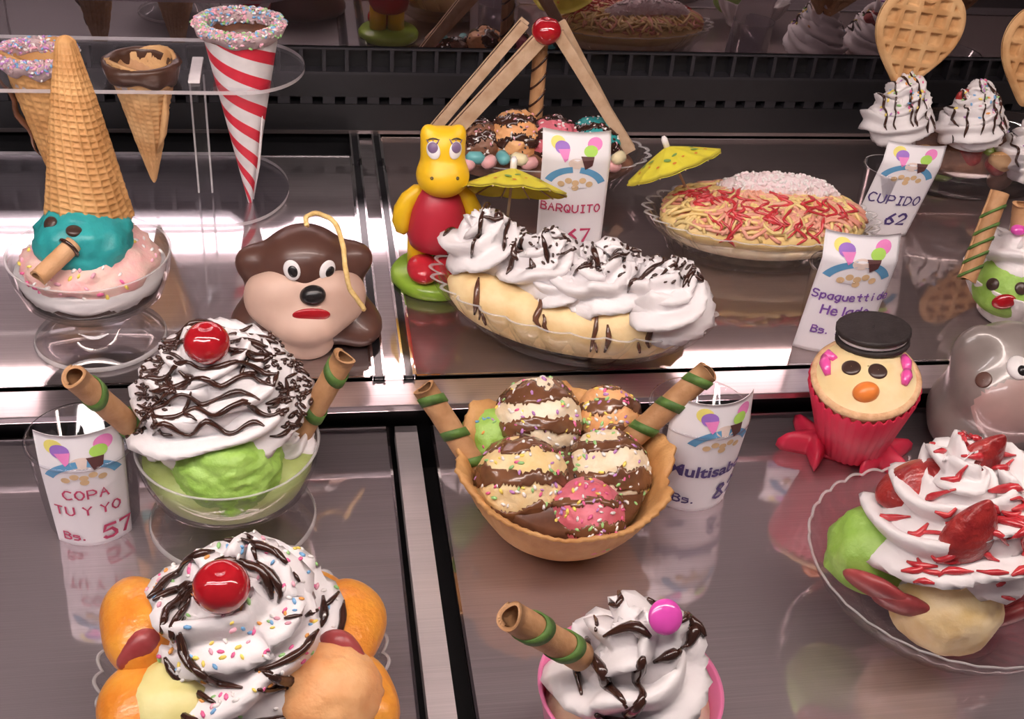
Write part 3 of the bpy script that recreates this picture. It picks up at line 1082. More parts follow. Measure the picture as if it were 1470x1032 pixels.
def sign(label, loc, rz, lines, w=0.050, h=0.103, lean=0.0, r0=0.026, r1=0.031, hc=0.080, flap=0.75, flapang=0.25, skew=0.0, curve=1.0, lw=None, lc=0.0, lz=0.0, flare=0.0):
    """price card taped round the front of a clear plastic cup; the upper edge bends free of the rim"""
    t = Thing('price_sign', label, 'sign', loc, rz, 'price cards on clear cups')
    rot = Matrix.Rotation(lean, 3, 'X')

    def up(s, u, off=0.0):
        q = min(u, h * flap)
        s = s * (1 + flare * u / h)
        rc = (r0 + (r1 - r0) * q / hc + 0.0008) / curve
        a = s / rc
        p = Vector(((rc + off) * math.sin(a), -(rc + off) * math.cos(a) + rc - (r0 + (r1 - r0) * q / hc), q))
        if u > q:
            e = u - q
            p += Vector((0, math.sin(flapang) * e, math.cos(flapang) * e))
            p.y -= off * 0.0
        p.x += skew * u
        return rot @ p
    prof = [(0.0005, 0.0), (r0 * 0.94, 0.0), (r0, 0.002), (r1, hc), (r1 + 0.0012, hc + 0.0005), (r1 + 0.0012, hc + 0.002), (r1 - 0.0008, hc + 0.0018), (r0 - 0.001, 0.004), (0.0005, 0.003)]
    t.part('plastic_cup', xf(lathe(prof, 56), rot), 'cup_clear')
    # paper, two skins for thickness
    NS, NT = 20, 30
    v, f = [], []
    for off in (0.0, 0.0004):
        for i in range(NT + 1):
            for j in range(NS + 1):
                s = (j / NS - .5) * w
                v.append(up(s, h * i / NT, off))
    n1 = (NT + 1) * (NS + 1)
    for sd in (0, 1):
        for i in range(NT):
            for j in range(NS):
                q = (sd * n1 + i * (NS + 1) + j, sd * n1 + i * (NS + 1) + j + 1, sd * n1 + (i + 1) * (NS + 1) + j + 1, sd * n1 + (i + 1) * (NS + 1) + j)
                f.append(q if sd else q[::-1])
    for i in range(NT):
        for j in (0, NS):
            a_, b_ = i * (NS + 1) + j, (i + 1) * (NS + 1) + j
            f.append((a_, b_, n1 + b_, n1 + a_))
    for j in range(NS):
        for i in (0, NT):
            a_, b_ = i * (NS + 1) + j, i * (NS + 1) + j + 1
            f.append((a_, b_, n1 + b_, n1 + a_))
    card = t.part('card', (v, f), 'paper')
    lift = 0.0007

    def put(name, v2, f2, mt, z=lift):
        # refine long faces so that the print follows the curve
        t.part(name, ([up(p[0], p[1], z) for p in v2], f2), mt, parent=card, smooth=False)

    def fan(cx, cy, rx, ry, n=18, a0=0, a1=2 * PI):
        vv = [(cx, cy)] + [(cx + rx * math.cos(a0 + (a1 - a0) * i / n), cy + ry * math.sin(a0 + (a1 - a0) * i / n)) for i in range(n + 1)]
        return vv, [(0, i + 1, i + 2) for i in range(n)]
    W = lw or w

    def quad(c4, n=6):
        vv, ff = [], []
        for i in range(n + 1):
            for j in range(n + 1):
                u_, v_ = i / n, j / n
                vv.append(tuple((c4[0][k] * (1 - u_) + c4[1][k] * u_) * (1 - v_) + (c4[3][k] * (1 - u_) + c4[2][k] * u_) * v_ for k in (0, 1)))
        for i in range(n):
            for j in range(n):
                ff.append((i * (n + 1) + j, i * (n + 1) + j + 1, (i + 1) * (n + 1) + j + 1, (i + 1) * (n + 1) + j))
        return vv, ff
    # two cones of the emblem, arched banner, crown
    def blob(name, cx, cy, rx, ry, mt, z=lift):
        vv, ff = fan(lc + cx * W, h * cy, rx * W, ry * W)
        put(name, vv, ff, mt, z)
    blob('emblem_scoop', -0.27, 0.915, 0.105, 0.10, 'print_yellow')
    blob('emblem_scoop', -0.21, 0.885, 0.105, 0.095, 'print_purple', lift * 1.25)
    put('emblem_cone', *quad([(lc - 0.27 * W, h * 0.868), (lc - 0.10 * W, h * 0.880), (lc - 0.13 * W, h * 0.80), (lc - 0.17 * W, h * 0.775)]), 'print_pink', lift * 1.5)
    blob('emblem_scoop', 0.25, 0.915, 0.11, 0.10, 'print_pink')
    blob('emblem_scoop', 0.19, 0.865, 0.10, 0.085, 'print_green', lift * 1.25)
    put('emblem_cone', *quad([(lc + 0.05 * W, h * 0.83), (lc + 0.24 * W, h * 0.825), (lc + 0.22 * W, h * 0.755), (lc + 0.12 * W, h * 0.725)]), 'print_brown', lift * 1.5)
    blob('emblem_scoop', 0.0, 0.77 + lz * 0.4, 0.12, 0.08, 'print_light')
    for nm, a0, a1 in (('banner', 0.12, 0.46), ('banner', 0.54, 0.88)):
        vv, ff = [], []
        N = 14
        for i in range(N + 1):
            a = PI * (1 - (a0 + (a1 - a0) * i / N))
            for rr in (0.36, 0.47):
                vv.append((lc + rr * W * math.cos(a), h * (0.545 + lz) + rr * W * 0.82 * math.sin(a)))
        for i in range(N):
            ff.append((2 * i, 2 * i + 1, 2 * i + 3, 2 * i + 2))
        put(nm, vv, ff, 'print_blue')
    for cx, cy in ((-0.2, 0.60), (-0.1, 0.63), (0.0, 0.615), (0.1, 0.635), (0.2, 0.605), (0.0, 0.575)):
        blob('emblem_star', cx, cy + lz, 0.05, 0.045, 'print_tan', lift * 1.2)
    for (txt, s0, u0, size, ink, wt, *rest) in lines:
        if rest and rest[0] == 'bold':
            v2, f2 = bold_text(txt, s0 * W, u0 * h, size * W)
        else:
            v2, f2, _ = strokes(txt, s0 * W, u0 * h, size * W, wt * W, rest[0] if rest else 0.0)
        put('lettering', v2, f2, ink, lift * 1.6)
    return t


b = on(128, 786, 0)
sign('clear cup price card reading COPA TU Y YO, 57', (b.x, b.y + 0.028, 0), 0.14,
     [('COPA', -0.26, 0.47, 0.140, 'ink_red', 0.012), ('TU Y YO', -0.40, 0.315, 0.140, 'ink_red', 0.012),
      ('Bs.', -0.36, 0.065, 0.125, 'ink_red', 0.013), ('57', 0.12, 0.06, 0.215, 'ink_red', 0.024)], w=0.046, h=0.083, hc=0.060, flapang=0.18, flap=0.74, lz=0.05, flare=0.12)
b = on(999, 736, 0)
sign('clear cup price card reading Multisabor, 82, behind the waffle bowl', (b.x, b.y + 0.028, 0), 0.05,
     [('Multisabor', -0.50, 0.355, 0.270, 'ink_blue', 0, 'bold'), ('Bs.', -0.36, 0.09, 0.13, 'ink_blue', 0.013),
      ('82', 0.18, 0.11, 0.24, 'ink_blue', 0.025)], w=0.058, h=0.086, hc=0.062, flapang=0.2, lw=0.048, lc=0.005, lz=0.04, flare=0.08)
b = on(1202, 515, ZM)
sign('price card reading Spaguetti de Helado, right of the spaghetti dish', (b.x, b.y + 0.028, ZM), -0.12,
     [('Spaguetti de', -0.47, 0.475, 0.107, 'ink_violet', 0.011), ('Helado', -0.30, 0.345, 0.130, 'ink_violet', 0.012),
      ('Bs.', -0.34, 0.175, 0.10, 'ink_violet', 0.011), ('5', -0.02, 0.17, 0.17, 'ink_violet', 0.018)], w=0.056, h=0.097, flap=0.80, flapang=0.55, skew=0.06, lz=0.045, r0=0.020, r1=0.022, hc=0.06, curve=0.4)
b = on(1274, 345, ZM)
sign('price card reading CUPIDO, 62, beside the heart waffle sundae', (b.x, b.y + 0.028, ZM), -0.22,
     [('CUPIDO', -0.45, 0.37, 0.160, 'ink_blue', 0.013), ('62', -0.02, 0.15, 0.20, 'ink_blue', 0.022)], w=0.050, h=0.086, hc=0.055, flap=0.80, flapang=0.5, skew=0.16, lz=0.04, r0=0.020, r1=0.022, curve=0.4)
b = on(822, 372, ZM)
sign('price card reading BARQUITO, between two banana boat sundaes', (b.x, b.y + 0.028, ZM), -0.10,
     [('BARQUITO', -0.46, 0.37, 0.118, 'ink_red', 0.011), ('67', -0.05, 0.12, 0.20, 'ink_red', 0.02)], w=0.055, h=0.106, flap=0.80, flapang=0.55, skew=-0.02, r0=0.020, r1=0.022, hc=0.06, curve=0.4)
# ------------------------------------------------------------------ lime sundae (front left)
rnd = random.Random(5)
t = Thing('cherry_sundae', 'glass sundae with lime scoop, chocolate-laced whipped cream and two wafer rolls', 'sundae', on(336, 742, 0))
sundae_glass(t, 0.0530, 0.060, 0.050, 0.022)
t.part('pale_green_ice_cream', lathe([(0.0005, 0.0268), (0.0345, 0.0275), (0.0436, 0.0335), (0.0484, 0.0455), (0.0490, 0.0510), (0.0005, 0.058)], 48), 'lime_pale')
t.part('lime_scoop', scoop(t.lp(328, 668, -0.021), 0.0300, 9, 0.90, 0.09, 0.06, 5), 'lime_ice')
cr = t.part('whipped_cream', swirl((-0.002, 0.010, 0.060), 0.036, 0.046, 2.9, 0.0180, 6, 1, 0.30, 0.24, 2.0, 0.42, exp=0.50), 'cream')
cr2 = t.part('whipped_cream_skirt', swirl((-0.001, 0.010, 0.052), 0.038, 0.010, 1.5, 0.0135, 6, 6, 0.2, 0.2, 0.4, 0.36), 'cream')
for (px, py, dy) in ((224, 628, 0.004), (418, 632, 0.004), (262, 600, 0.0), (396, 604, -0.004)):
    t.part('cream_rosette', swirl(t.lp(px, py, dy) - Vector((0, 0, 0.012)), 0.007, 0.008, 1.5, 0.0095, 5, px, 0.4, 0.2, px, 0.42), 'cream')
pth = []
for i in range(9):
    y = -0.022 + i * 0.0080
    wd = 0.052 * math.cos((i - 5) / 13 * 2.0)
    pth.append(wander(rnd, 16, -wd, wd, y, 0.0030, 18))
for i in range(24):
    x, y = rnd.choice((-1, 1)) * rnd.uniform(0.015, 0.050), rnd.uniform(-0.01, 0.045)
    pth.append([(x, y), (x + rnd.uniform(-.012, .012), y - rnd.uniform(0.004, .014)), (x + rnd.uniform(-.012, .012), y - rnd.uniform(0.008, .018))])
syrup(t, (0, 0.0, 0.09), pth, 0.0020, 3, [cr])
sprinkles(t, (-0.036, 0, 0.09), (-0.02, 0.012, -0.02, 0.04), 120, 0.0016, 5, [cr], ['choc'], name='chocolate_crumbs')
sprinkles(t, (0.036, 0, 0.09), (-0.012, 0.02, -0.02, 0.04), 120, 0.0016, 6, [cr], ['choc'], name='chocolate_crumbs')
c = t.lp(297, 492, -0.006)
cherry(t, c, 0.0125)
wafer_roll(t, t.lp(106, 540, -0.030), t.lp(208, 628, 0.0), 0.0074, (0.22, 0.72), 1)
wafer_roll(t, t.lp(495, 512, 0.010), t.lp(432, 622, 0.008), 0.0074, (0.14, 0.62), 2)

# ------------------------------------------------------------------ peach sundae (bottom left)
rnd = random.Random(8)
b = on(352, 950, 0.045)
t = Thing('peach_sundae', 'fluted dish of peaches and scoops under cream, sprinkles and a big cherry', 'sundae', (b.x, b.y, 0))


def fluted_dish(t, R, h, foot, n=28, depth=0.03, sx=1.0, sy=1.0, mt='dish', name='glass_dish', rimw=0.0, base=0.012, thick=0.0018):
    prof = [(0.0005, 0.001), (foot * 0.9, 0.0), (foot, 0.002), (foot * 1.02, base * 0.6), (foot * 1.05, base), (R * 0.80, base + (h - base) * 0.35), (R * 0.93, base + (h - base) * 0.7), (R, h),
            (R - thick * 0.3, h + thick * 0.6), (R - thick, h), (R * 0.93 - thick, base + (h - base) * 0.7), (R * 0.80 - thick, base + (h - base) * 0.36), (foot * 0.98, base + 0.003), (0.0005, base + 0.002)]

    def md(th, r, z, k):
        fl = abs(math.sin(n * th / 2)) if 4 <= k <= 11 else 0
        return r * (1 + depth * (fl - 0.5) * (1.0 if z > base else 0.4)), z + (0.0022 * rimw * (fl - .5) if k in (7, 8, 9) else 0)
    v, f = lathe(prof, n * 8, md)
    v = [(p[0] * sx, p[1] * sy, p[2]) for p in v]
    mi = []
    for k in range(len(prof) - 1):
        mi += [1 if k in (7, 8) else 0] * (n * 8)
    return t.part(name, (v, f), [mt, 'glass_glint' if mt in ('dish', 'clear') else mt], mi=mi)


fluted_dish(t, 0.0690, 0.046, 0.034, 30, 0.045, rimw=1.0)
for (px, py, dy, r, a) in ((204, 898, 0.0, (0.019, 0.028, 0.017), 0.25), (488, 905, 0.004, (0.021, 0.032, 0.017), -0.35), (205, 1012, -0.035, (0.019, 0.024, 0.016), -0.2),
                           (515, 1002, -0.03, (0.018, 0.026, 0.016), 0.3), (445, 862, 0.030, (0.024, 0.018, 0.014), -0.6)):
    t.part('peach_half', ell(t.lp(px, py, dy), r, 4, rz3(a), 0.10, 40, px), 'peach')
for (px, py, dy, a) in ((207, 937, -0.018, 0.5), (490, 938, -0.018, -0.5)):
    vv = []
    V, F = ico(3)
    for d in V:
        D = Vector(d)
        k = 0.55 + 0.45 * (1 - max(0, D.x * (1 if a < 0 else -1)) ** 1.5)
        vv.append(rz3(a) @ Vector((D.x * 0.013, D.y * 0.008 * k, D.z * 0.0135 * k)) + t.lp(px, py, dy))
    t.part('strawberry_slice', (vv, F), 'strawberry_flesh')
t.part('pale_yellow_scoop', scoop(t.lp(250, 1020, -0.036), 0.025, 3, 0.95, 0.03, 0.04), 'pale_yellow')
t.part('peach_scoop', scoop(t.lp(472, 1000, -0.034), 0.0255, 7, 0.95, 0.07, 0.10), 'peach_ice')
cr = t.part('whipped_cream', swirl((0.000, -0.006, 0.034), 0.034, 0.056, 2.45, 0.0235, 5, 4, 0.36, 0.28, 1.0, 0.46, exp=0.7), 'cream')
pth = []
for i in range(24):        # strokes that follow the turns of the cream
    a0 = rnd.uniform(0, 6.28)
    rr = 0.014 + 0.0017 * i
    m_ = rnd.randint(4, 11)
    pth.append([((rr + 0.0012 * k + rnd.uniform(-.0015, .0015)) * math.cos(a0 + k * 0.17) * 1.05, -0.004 + (rr + 0.0012 * k) * 0.95 * math.sin(a0 + k * 0.17)) for k in range(m_)])
for a0, r0_, r1_ in ((1.15, 0.022, 0.040), (-0.35, 0.022, 0.048), (2.5, 0.018, 0.040), (-1.25, 0.030, 0.052)):
    pth.append([((r0_ + (r1_ - r0_) * k / 6) * math.cos(a0 + 0.09 * k), (r0_ + (r1_ - r0_) * k / 6) * math.sin(a0 + 0.09 * k)) for k in range(7)])
syrup(t, (0, 0, 0.08), pth, 0.0026, 6, [cr])
sprinkles(t, (0, 0, 0.08), (-0.045, 0.045, -0.05, 0.06), 330, 0.0011, 9, [cr], ['sprinkle_4', 'sprinkle_4', 'sprinkle_5', 'sprinkle_0', 'sprinkle_1', 'sprinkle_2', 'sprinkle_7', 'sprinkle_3'])
cherry(t, t.lp(318, 842, -0.020), 0.0125)

# ------------------------------------------------------------------ pink cup (bottom middle)
rnd = random.Random(12)
b = on(905, 985, 0.070)
t = Thing('pink_cup_sundae', 'pink plastic cup of whipped cream with a magenta candy and wafer roll', 'sundae', (b.x, b.y, 0))
R = 0.0425
t.part('cup', lathe([(0.0005, 0.0), (0.028, 0.0), (0.030, 0.002), (0.036, 0.035), (R, 0.070), (R + 0.0008, 0.0712), (R - 0.0012, 0.0708), (0.0345, 0.035), (0.0285, 0.004), (0.0005, 0.004)], 64), 'pink_cup')
t.part('ice_cream', lathe([(0.0005, 0.01), (0.029, 0.01), (0.034, 0.035), (0.0385, 0.060), (0.03, 0.064), (0.0005, 0.066)], 48), 'cream_ice')
cr = t.part('whipped_cream', swirl((0.002, 0.000, 0.050), 0.0220, 0.048, 2.1, 0.0195, 5, 8, 0.36, 0.22, 0.5, 0.46), 'cream')
p1 = [[(-0.030, -0.012), (-0.028, 0.004), (-0.020, 0.022), (-0.010, 0.040)],
      [(-0.030, 0.010), (-0.016, 0.014), (-0.010, 0.016), (-0.004, 0.010)],
      [(-0.025, 0.006), (-0.018, -0.012), (-0.012, -0.022), (-0.006, -0.012), (-0.008, 0.002)],
      [(0.000, 0.000), (0.012, 0.004), (0.020, 0.006), (0.026, 0.018)],
      [(0.006, 0.042), (0.002, 0.034), (0.010, 0.026), (0.016, 0.030)],
      [(0.014, 0.016), (0.020, 0.020), (0.027, 0.012), (0.031, 0.002), (0.028, -0.008)],
      [(-0.018, 0.030), (-0.010, 0.026), (-0.008, 0.032)], [(0.022, 0.042), (0.026, 0.030)],
      [(0.000, -0.030), (0.010, -0.034)], [(-0.026, -0.02), (-0.014, -0.024), (-0.004, -0.028)]]
syrup(t, (0.003, 0, 0.085), p1, 0.0031, 2, [cr])
bv = bvh_of([cr])
p, nr = stick_on(bv, 950, 885, t)
t.part('magenta_candy', mv(xf(ell((0, 0, 0), (0.0078, 0.0078, 0.0036), 4), rot_to((0.1, -0.72, 0.7))), p + Vector((0, -0.004, 0.004))), 'magenta_candy')
wafer_roll(t, t.lp(733, 883, -0.008), t.lp(835, 942, -0.002), 0.0074, (0.24, 0.68), 3)

# ------------------------------------------------------------------ waffle bowl with six scoops
rnd = random.Random(21)
b = on(800, 755, 0)
t = Thing('waffle_bowl_sundae', 'wavy waffle bowl holding six glazed scoops and two striped wafer rolls', 'sundae', (b.x, b.y, 0))


def wavy(th, r, z, k):
    g = max(0, (z - 0.012) / 0.045)
    wv_ = math.sin(8 * th + 0.6) * 0.55 + math.sin(13 * th + 2.0) * 0.30 + 0.30 * math.sin(3 * th) + (0.16 * math.sin(37 * th) if k in (6, 7, 8) else 0)
    back = max(0, math.sin(th)) ** 2
    return r * (1 + 0.055 * wv_ * g) + 0.0006 * math.sin(th * 60) * g, z + 0.0045 * wv_ * g + 0.012 * back * g - 0.006 * max(0, -math.sin(th)) * g


bp = [(0.0005, 0.0), (0.026, 0.0), (0.034, 0.003), (0.045, 0.014), (0.055, 0.031), (0.061, 0.046), (0.0645, 0.052), (0.0660, 0.0535), (0.0645, 0.0555), (0.059, 0.050), (0.052, 0.034), (0.042, 0.017), (0.032, 0.007), (0.0005, 0.005)]
t.part('waffle_bowl', lathe(bp, 180, wavy), 'waffle')


def glaze(t, sc_obj, c, r, seed, spr=True, mt='choc_mid', cover=0.2):
    """runny chocolate coat over the top of a scoop: copy of its skin above a ragged line"""
    me = sc_obj.data
    s = Vector((seed * 1.3, seed, 2.2))
    keep, vmap, v, f = {}, {}, [], []
    C = Vector(c)
    for p in me.polygons:
        m_ = p.center - C
        d = m_.normalized()
        a = math.atan2(d.y, d.x)
        bands = math.sin((d.z * 0.75 + d.y * 0.66) * 8.5 + 1.8 * noise.noise(d * 1.8 + s) + 0.8 * noise.noise(d * 6 + s) + seed)
        if bands > cover and d.z > -0.55 + 0.5 * noise.noise(Vector((a * 1.5, 0, 0)) + s):
            q = []
            for i in p.vertices:
                if i not in vmap:
                    vmap[i] = len(v)
                    x = me.vertices[i].co - C
                    v.append(C + x * 1.035)
                q.append(vmap[i])
            f.append(tuple(q))
    g = t.part('chocolate_glaze', (v, f), mt, parent=sc_obj)
    md = g.modifiers.new('thick', 'SOLIDIFY')
    md.thickness = r * 0.06
    md.offset = -1
    if spr:
        sprinkles(t, C, (-r, r, -r, r), 90, 0.0012, seed, [sc_obj], ['sprinkle_6', 'sprinkle_4', 'sprinkle_3', 'sprinkle_1', 'sprinkle_0', 'sprinkle_4'], parent=sc_obj)
    return g


fi = t.part('ice_cream_filling', lathe([(0.0005, 0.006), (0.034, 0.009), (0.049, 0.032), (0.049, 0.042), (0.0005, 0.054)], 40), 'choc_mid')
sprinkles(t, (0, 0, 0.05), (-0.05, 0.05, -0.03, 0.05), 300, 0.0013, 77, [fi], ['choc', 'sprinkle_6', 'choc_chip', 'sprinkle_4', 'sprinkle_3'])
for i, (nm, px, py, dy, r, mt, gz) in enumerate((('lime_scoop', 703, 630, 0.040, 0.0200, 'lime_ice', 0), ('vanilla_scoop', 772, 604, 0.040, 0.0275, 'cream_ice', 1),
                                                 ('peach_scoop', 872, 602, 0.044, 0.0215, 'peach_ice', 1), ('butterscotch_scoop', 750, 694, -0.006, 0.0285, 'vanilla_ice', 1),
                                                 ('cream_scoop', 870, 680, 0.002, 0.0270, 'cream_ice', 1), ('strawberry_scoop', 842, 740, -0.032, 0.0225, 'rose_ice', 1))):
    c = t.lp(px, py, dy)
    so = t.part(nm, scoop(c, r, i + 3, 0.98, 0.05, 0.08, 5), mt)
    if gz:
        glaze(t, so, c, r, i * 2 + 1, True, 'glaze', 0.22 if i != 5 else 0.6)
    else:
        sprinkles(t, c, (-r, r, -r, r), 40, 0.0010, 2, [so], parent=so)
wafer_roll(t, t.lp(609, 556, 0.030), t.lp(692, 682, 0.012), 0.0076, (0.10, 0.48, 0.80), 4)
wafer_roll(t, t.lp(1018, 532, 0.018), t.lp(905, 632, 0.018), 0.0076, (0.10, 0.44, 0.78), 5)

# ------------------------------------------------------------------ clown cupcake
b = on(1218, 652, 0)
t = Thing('clown_cupcake', 'red silicone cupcake clown with cookie hat, standing on red star feet', 'cupcake', (b.x, b.y, 0))
p0, p1 = t.lp(1222, 632, 0.004), t.lp(1243, 540, -0.012)
p0.z = max(p0.z, 0.010)
axis = (p1 - p0)
hgt = axis.length
q = rot_to(axis)
nfl = 34


def flute(th, r, z, k):
    return r * (1 + 0.035 * (abs(math.sin(nfl * th / 2)) - .5) * (1 if k in (2, 3, 4, 5) else 0)), z + (0.0016 * math.cos(nfl * th) if k in (3, 4) else 0)


cup = lathe([(0.0005, 0.0), (0.0215, 0.0), (0.0235, 0.002), (0.0355, hgt * 0.93), (0.0342, hgt * 0.94), (0.0225, 0.004), (0.0005, 0.004)], nfl * 8, flute)
t.part('silicone_cup', mv(xf(cup, q), p0), 'silicone_red')
cake = lathe([(0.0005, 0.005), (0.0215, 0.006), (0.0328, hgt * 0.90), (0.0342, hgt * 0.97), (0.0336, hgt), (0.0315, hgt * 1.01), (0.028, hgt * 1.06), (0.015, hgt * 1.13), (0.0005, hgt * 1.15)], 64)
ck = t.part('cake_top', mv(xf(cake, q), p0), 'cupcake_cream')
cm = lathe([(0.0346, hgt * 0.955), (0.0349, hgt * 0.99), (0.0326, hgt * 1.015), (0.0300, hgt * 1.012), (0.0305, hgt * 0.97)], 72, lambda th, r, z, k: (r * (1 + 0.010 * noise.noise(Vector((math.cos(th) * 9, math.sin(th) * 9, k)))), z), loop=True)
t.part('crumb_ring', mv(xf(cm, q), p0), 'crumb')
bv = bvh_of([ck])
for (a, b_) in ((1222, 528), (1260, 533)):
    p, nr = stick_on(bv, a, b_, t)
    t.part('chocolate_eye', disc(p, nr, 0.0060, 0.0014), 'choc_chip')
p, nr = stick_on(bv, 1243, 563, t)
t.part('orange_nose', mv(xf(ell((0, 0, 0), (0.0085, 0.0068, 0.0065), 3), rot_to(nr)), p), 'orange_candy')
for pts in (((1189, 490), (1182, 506), (1183, 522), (1187, 538)), ((1296, 512), (1302, 526), (1300, 540), (1297, 552))):
    pp = []
    for a, b_ in pts:
        h = stick_on(bv, a, b_, t)
        pp.append((h[0] if h[0] is not None else t.lp(a, b_, -0.006)) + Vector((0, -0.001, 0.001)))
    mid = (pp[1] + pp[2]) / 2
    t.part('pink_hair', sweep([pp[0], pp[0].lerp(pp[1], .6), mid], [0.0022, 0.0036, 0.0026], 12), 'pink_candy')
    t.part('pink_hair', sweep([mid, pp[2], pp[3]], [0.0028, 0.0038, 0.0020], 12), 'pink_candy')
hc = t.lp(1253, 480, 0.013)
hq = rot_to((-0.10, 0.12, 1))
for nm, z0, z1, r, mt in (('lower_wafer', -0.0055, -0.0015, 0.0238, 'cookie'), ('cookie_filling', -0.0015, 0.0016, 0.0222, 'cream'), ('upper_wafer', 0.0016, 0.0058, 0.0240, 'cookie')):
    pr = lathe([(0.0005, z0), (r * 0.95, z0), (r, z0 + 0.0008), (r, z1 - 0.0008), (r * 0.96, z1), (r * 0.90, z1 - 0.0003), (r * 0.86, z1), (0.0005, z1)], 64,
               lambda th, r_, z, k: (r_ * (1 + (0.008 * math.sin(40 * th) if k in (2, 3) and mt == 'cookie' else 0)), z))
    t.part(nm, mv(xf(pr, hq), hc), mt)


def star_foot(c, R, r, h, arms, a0, squ=1.0):
    """soft five-pointed rubber star lying flat"""
    n = arms * 12
    v, f = [], []
    lay = ((0.86, 0.0), (1.0, 0.25), (0.98, 0.6), (0.80, 0.9), (0.4, 1.0))
    for k, (sc_, zz) in enumerate(lay):
        for i in range(n):
            a = 2 * PI * i / n
            w_ = (0.5 + 0.5 * math.cos(arms * a)) ** 1.6
            aw = abs((a + PI / arms) % (2 * PI / arms) - PI / arms)      # straight edges from tip to notch
            tx, nx, ny = R, r * math.cos(PI / arms), r * math.sin(PI / arms)
            den = math.sin(aw) * (tx - nx) + math.cos(aw) * ny
            rr = min(R * 0.93, (tx * ny) / max(1e-6, den)) * sc_
            if k == 4:
                rr = r * 0.6 * (0.7 + 0.5 * w_)
            v.append(Vector((rr * math.cos(a + a0), rr * math.sin(a + a0) * squ, h * zz)) + Vector(c))
    for k in range(len(lay) - 1):
        for i in range(n):
            i2 = (i + 1) % n
            f.append((k * n + i, k * n + i2, (k + 1) * n + i2, (k + 1) * n + i))
    f.append(tuple(range(n))[::-1])
    f.append(tuple((len(lay) - 1) * n + i for i in range(n)))
    return v, f


c1 = t.loc_of(on(1172, 636, 0.006))
c2 = t.loc_of(on(1258, 650, 0.006))
t.part('star_foot', star_foot((c1.x, c1.y, 0.0), 0.031, 0.011, 0.016, 5, 0.55), 'silicone_red')
t.part('star_foot', star_foot((c2.x, c2.y, 0.0), 0.031, 0.011, 0.016, 5, 0.15), 'silicone_red')

# ------------------------------------------------------------------ strawberry sundae (right)
rnd = random.Random(33)
b = on(1362, 806, 0.044)
t = Thing('strawberry_sundae', 'clear scalloped plate of scoops under strawberry-rippled cream', 'sundae', (b.x, b.y, 0))
fluted_dish(t, 0.0800, 0.046, 0.040, 34, 0.012, rimw=0.8, base=0.010)
t.part('lime_scoop', scoop(t.lp(1252, 790, 0.000), 0.0250, 5, 0.95, 0.07, 0.10), 'lime_ice')
t.part('cream_scoop', scoop(t.lp(1358, 862, -0.030), 0.0295, 6, 0.95, 0.05, 0.08), 'vanilla_ice')
t.part('rose_scoop', scoop(t.lp(1455, 800, 0.010), 0.027, 9, 0.95, 0.05, 0.08), 'rose_ice')
for (px, py, dy, a, sx) in ((1262, 845, -0.030, -0.75, 1.15), (1300, 868, -0.038, -0.5, 1.0), (1455, 880, -0.03, 0.3, 1.2), (1448, 858, -0.02, 0.6, 1.1)):
    vv = []
    V, F = ico(3)
    for d in V:
        D = Vector(d)
        k = 0.5 + 0.5 * (1 - max(0, D.x) ** 1.5)
        vv.append(rz3(a) @ Matrix.Rotation(0.5, 3, 'X') @ Vector((D.x * 0.018 * sx, D.y * 0.005 * k, D.z * 0.011 * k)) + t.lp(px, py, dy))
    t.part('strawberry_slice', (vv, F), 'strawberry_flesh')
cr = t.part('whipped_cream', swirl((t.lp(1368, 760, 0.0).x, -0.004, 0.056), 0.036, 0.044, 2.5, 0.0205, 6, 11, 0.34, 0.28, 2.2, 0.44, exp=0.6), 'cream')
cc = t.lp(1370, 745, 0.0)
pth = []
for i in range(105):
    x, y = rnd.uniform(-0.05, 0.05), rnd.uniform(-0.045, 0.06)
    pth.append([(x, y), (x + rnd.uniform(.003, .009), y + rnd.uniform(-.004, .004)), (x + rnd.uniform(.008, .018), y + rnd.uniform(-.006, .006))])
syrup(t, cc, pth, 0.0024, 5, [cr], 'red_sauce', name='strawberry_sauce')
for (px, py, rx, rz_, tilt) in ((1395, 762, 0.0125, 0.021, 0.15), (1312, 690, 0.019, 0.010, -0.5), (1412, 655, 0.010, 0.016, 0.5)):
    h = stick_on(bvh_of([cr]), px, py, t)
    p = h[0] if h[0] is not None else t.lp(px, py, 0)
    V, F = ico(4)
    vv = []
    for d in V:
        D = Vector(d)
        k = 1.12 - 0.42 * D.z - 0.10 * D.z * D.z
        seed_ = -0.03 * (math.sin(D.z * 22) * math.sin(math.atan2(D.y, D.x) * 9) > 0.72)
        vv.append(Matrix.Rotation(tilt, 3, 'Y') @ Vector((D.x * rx * k, D.y * rx * 0.65 * k, D.z * rz_)) * (1 + seed_) + p)
    t.part('strawberry', (vv, F), 'strawberry')

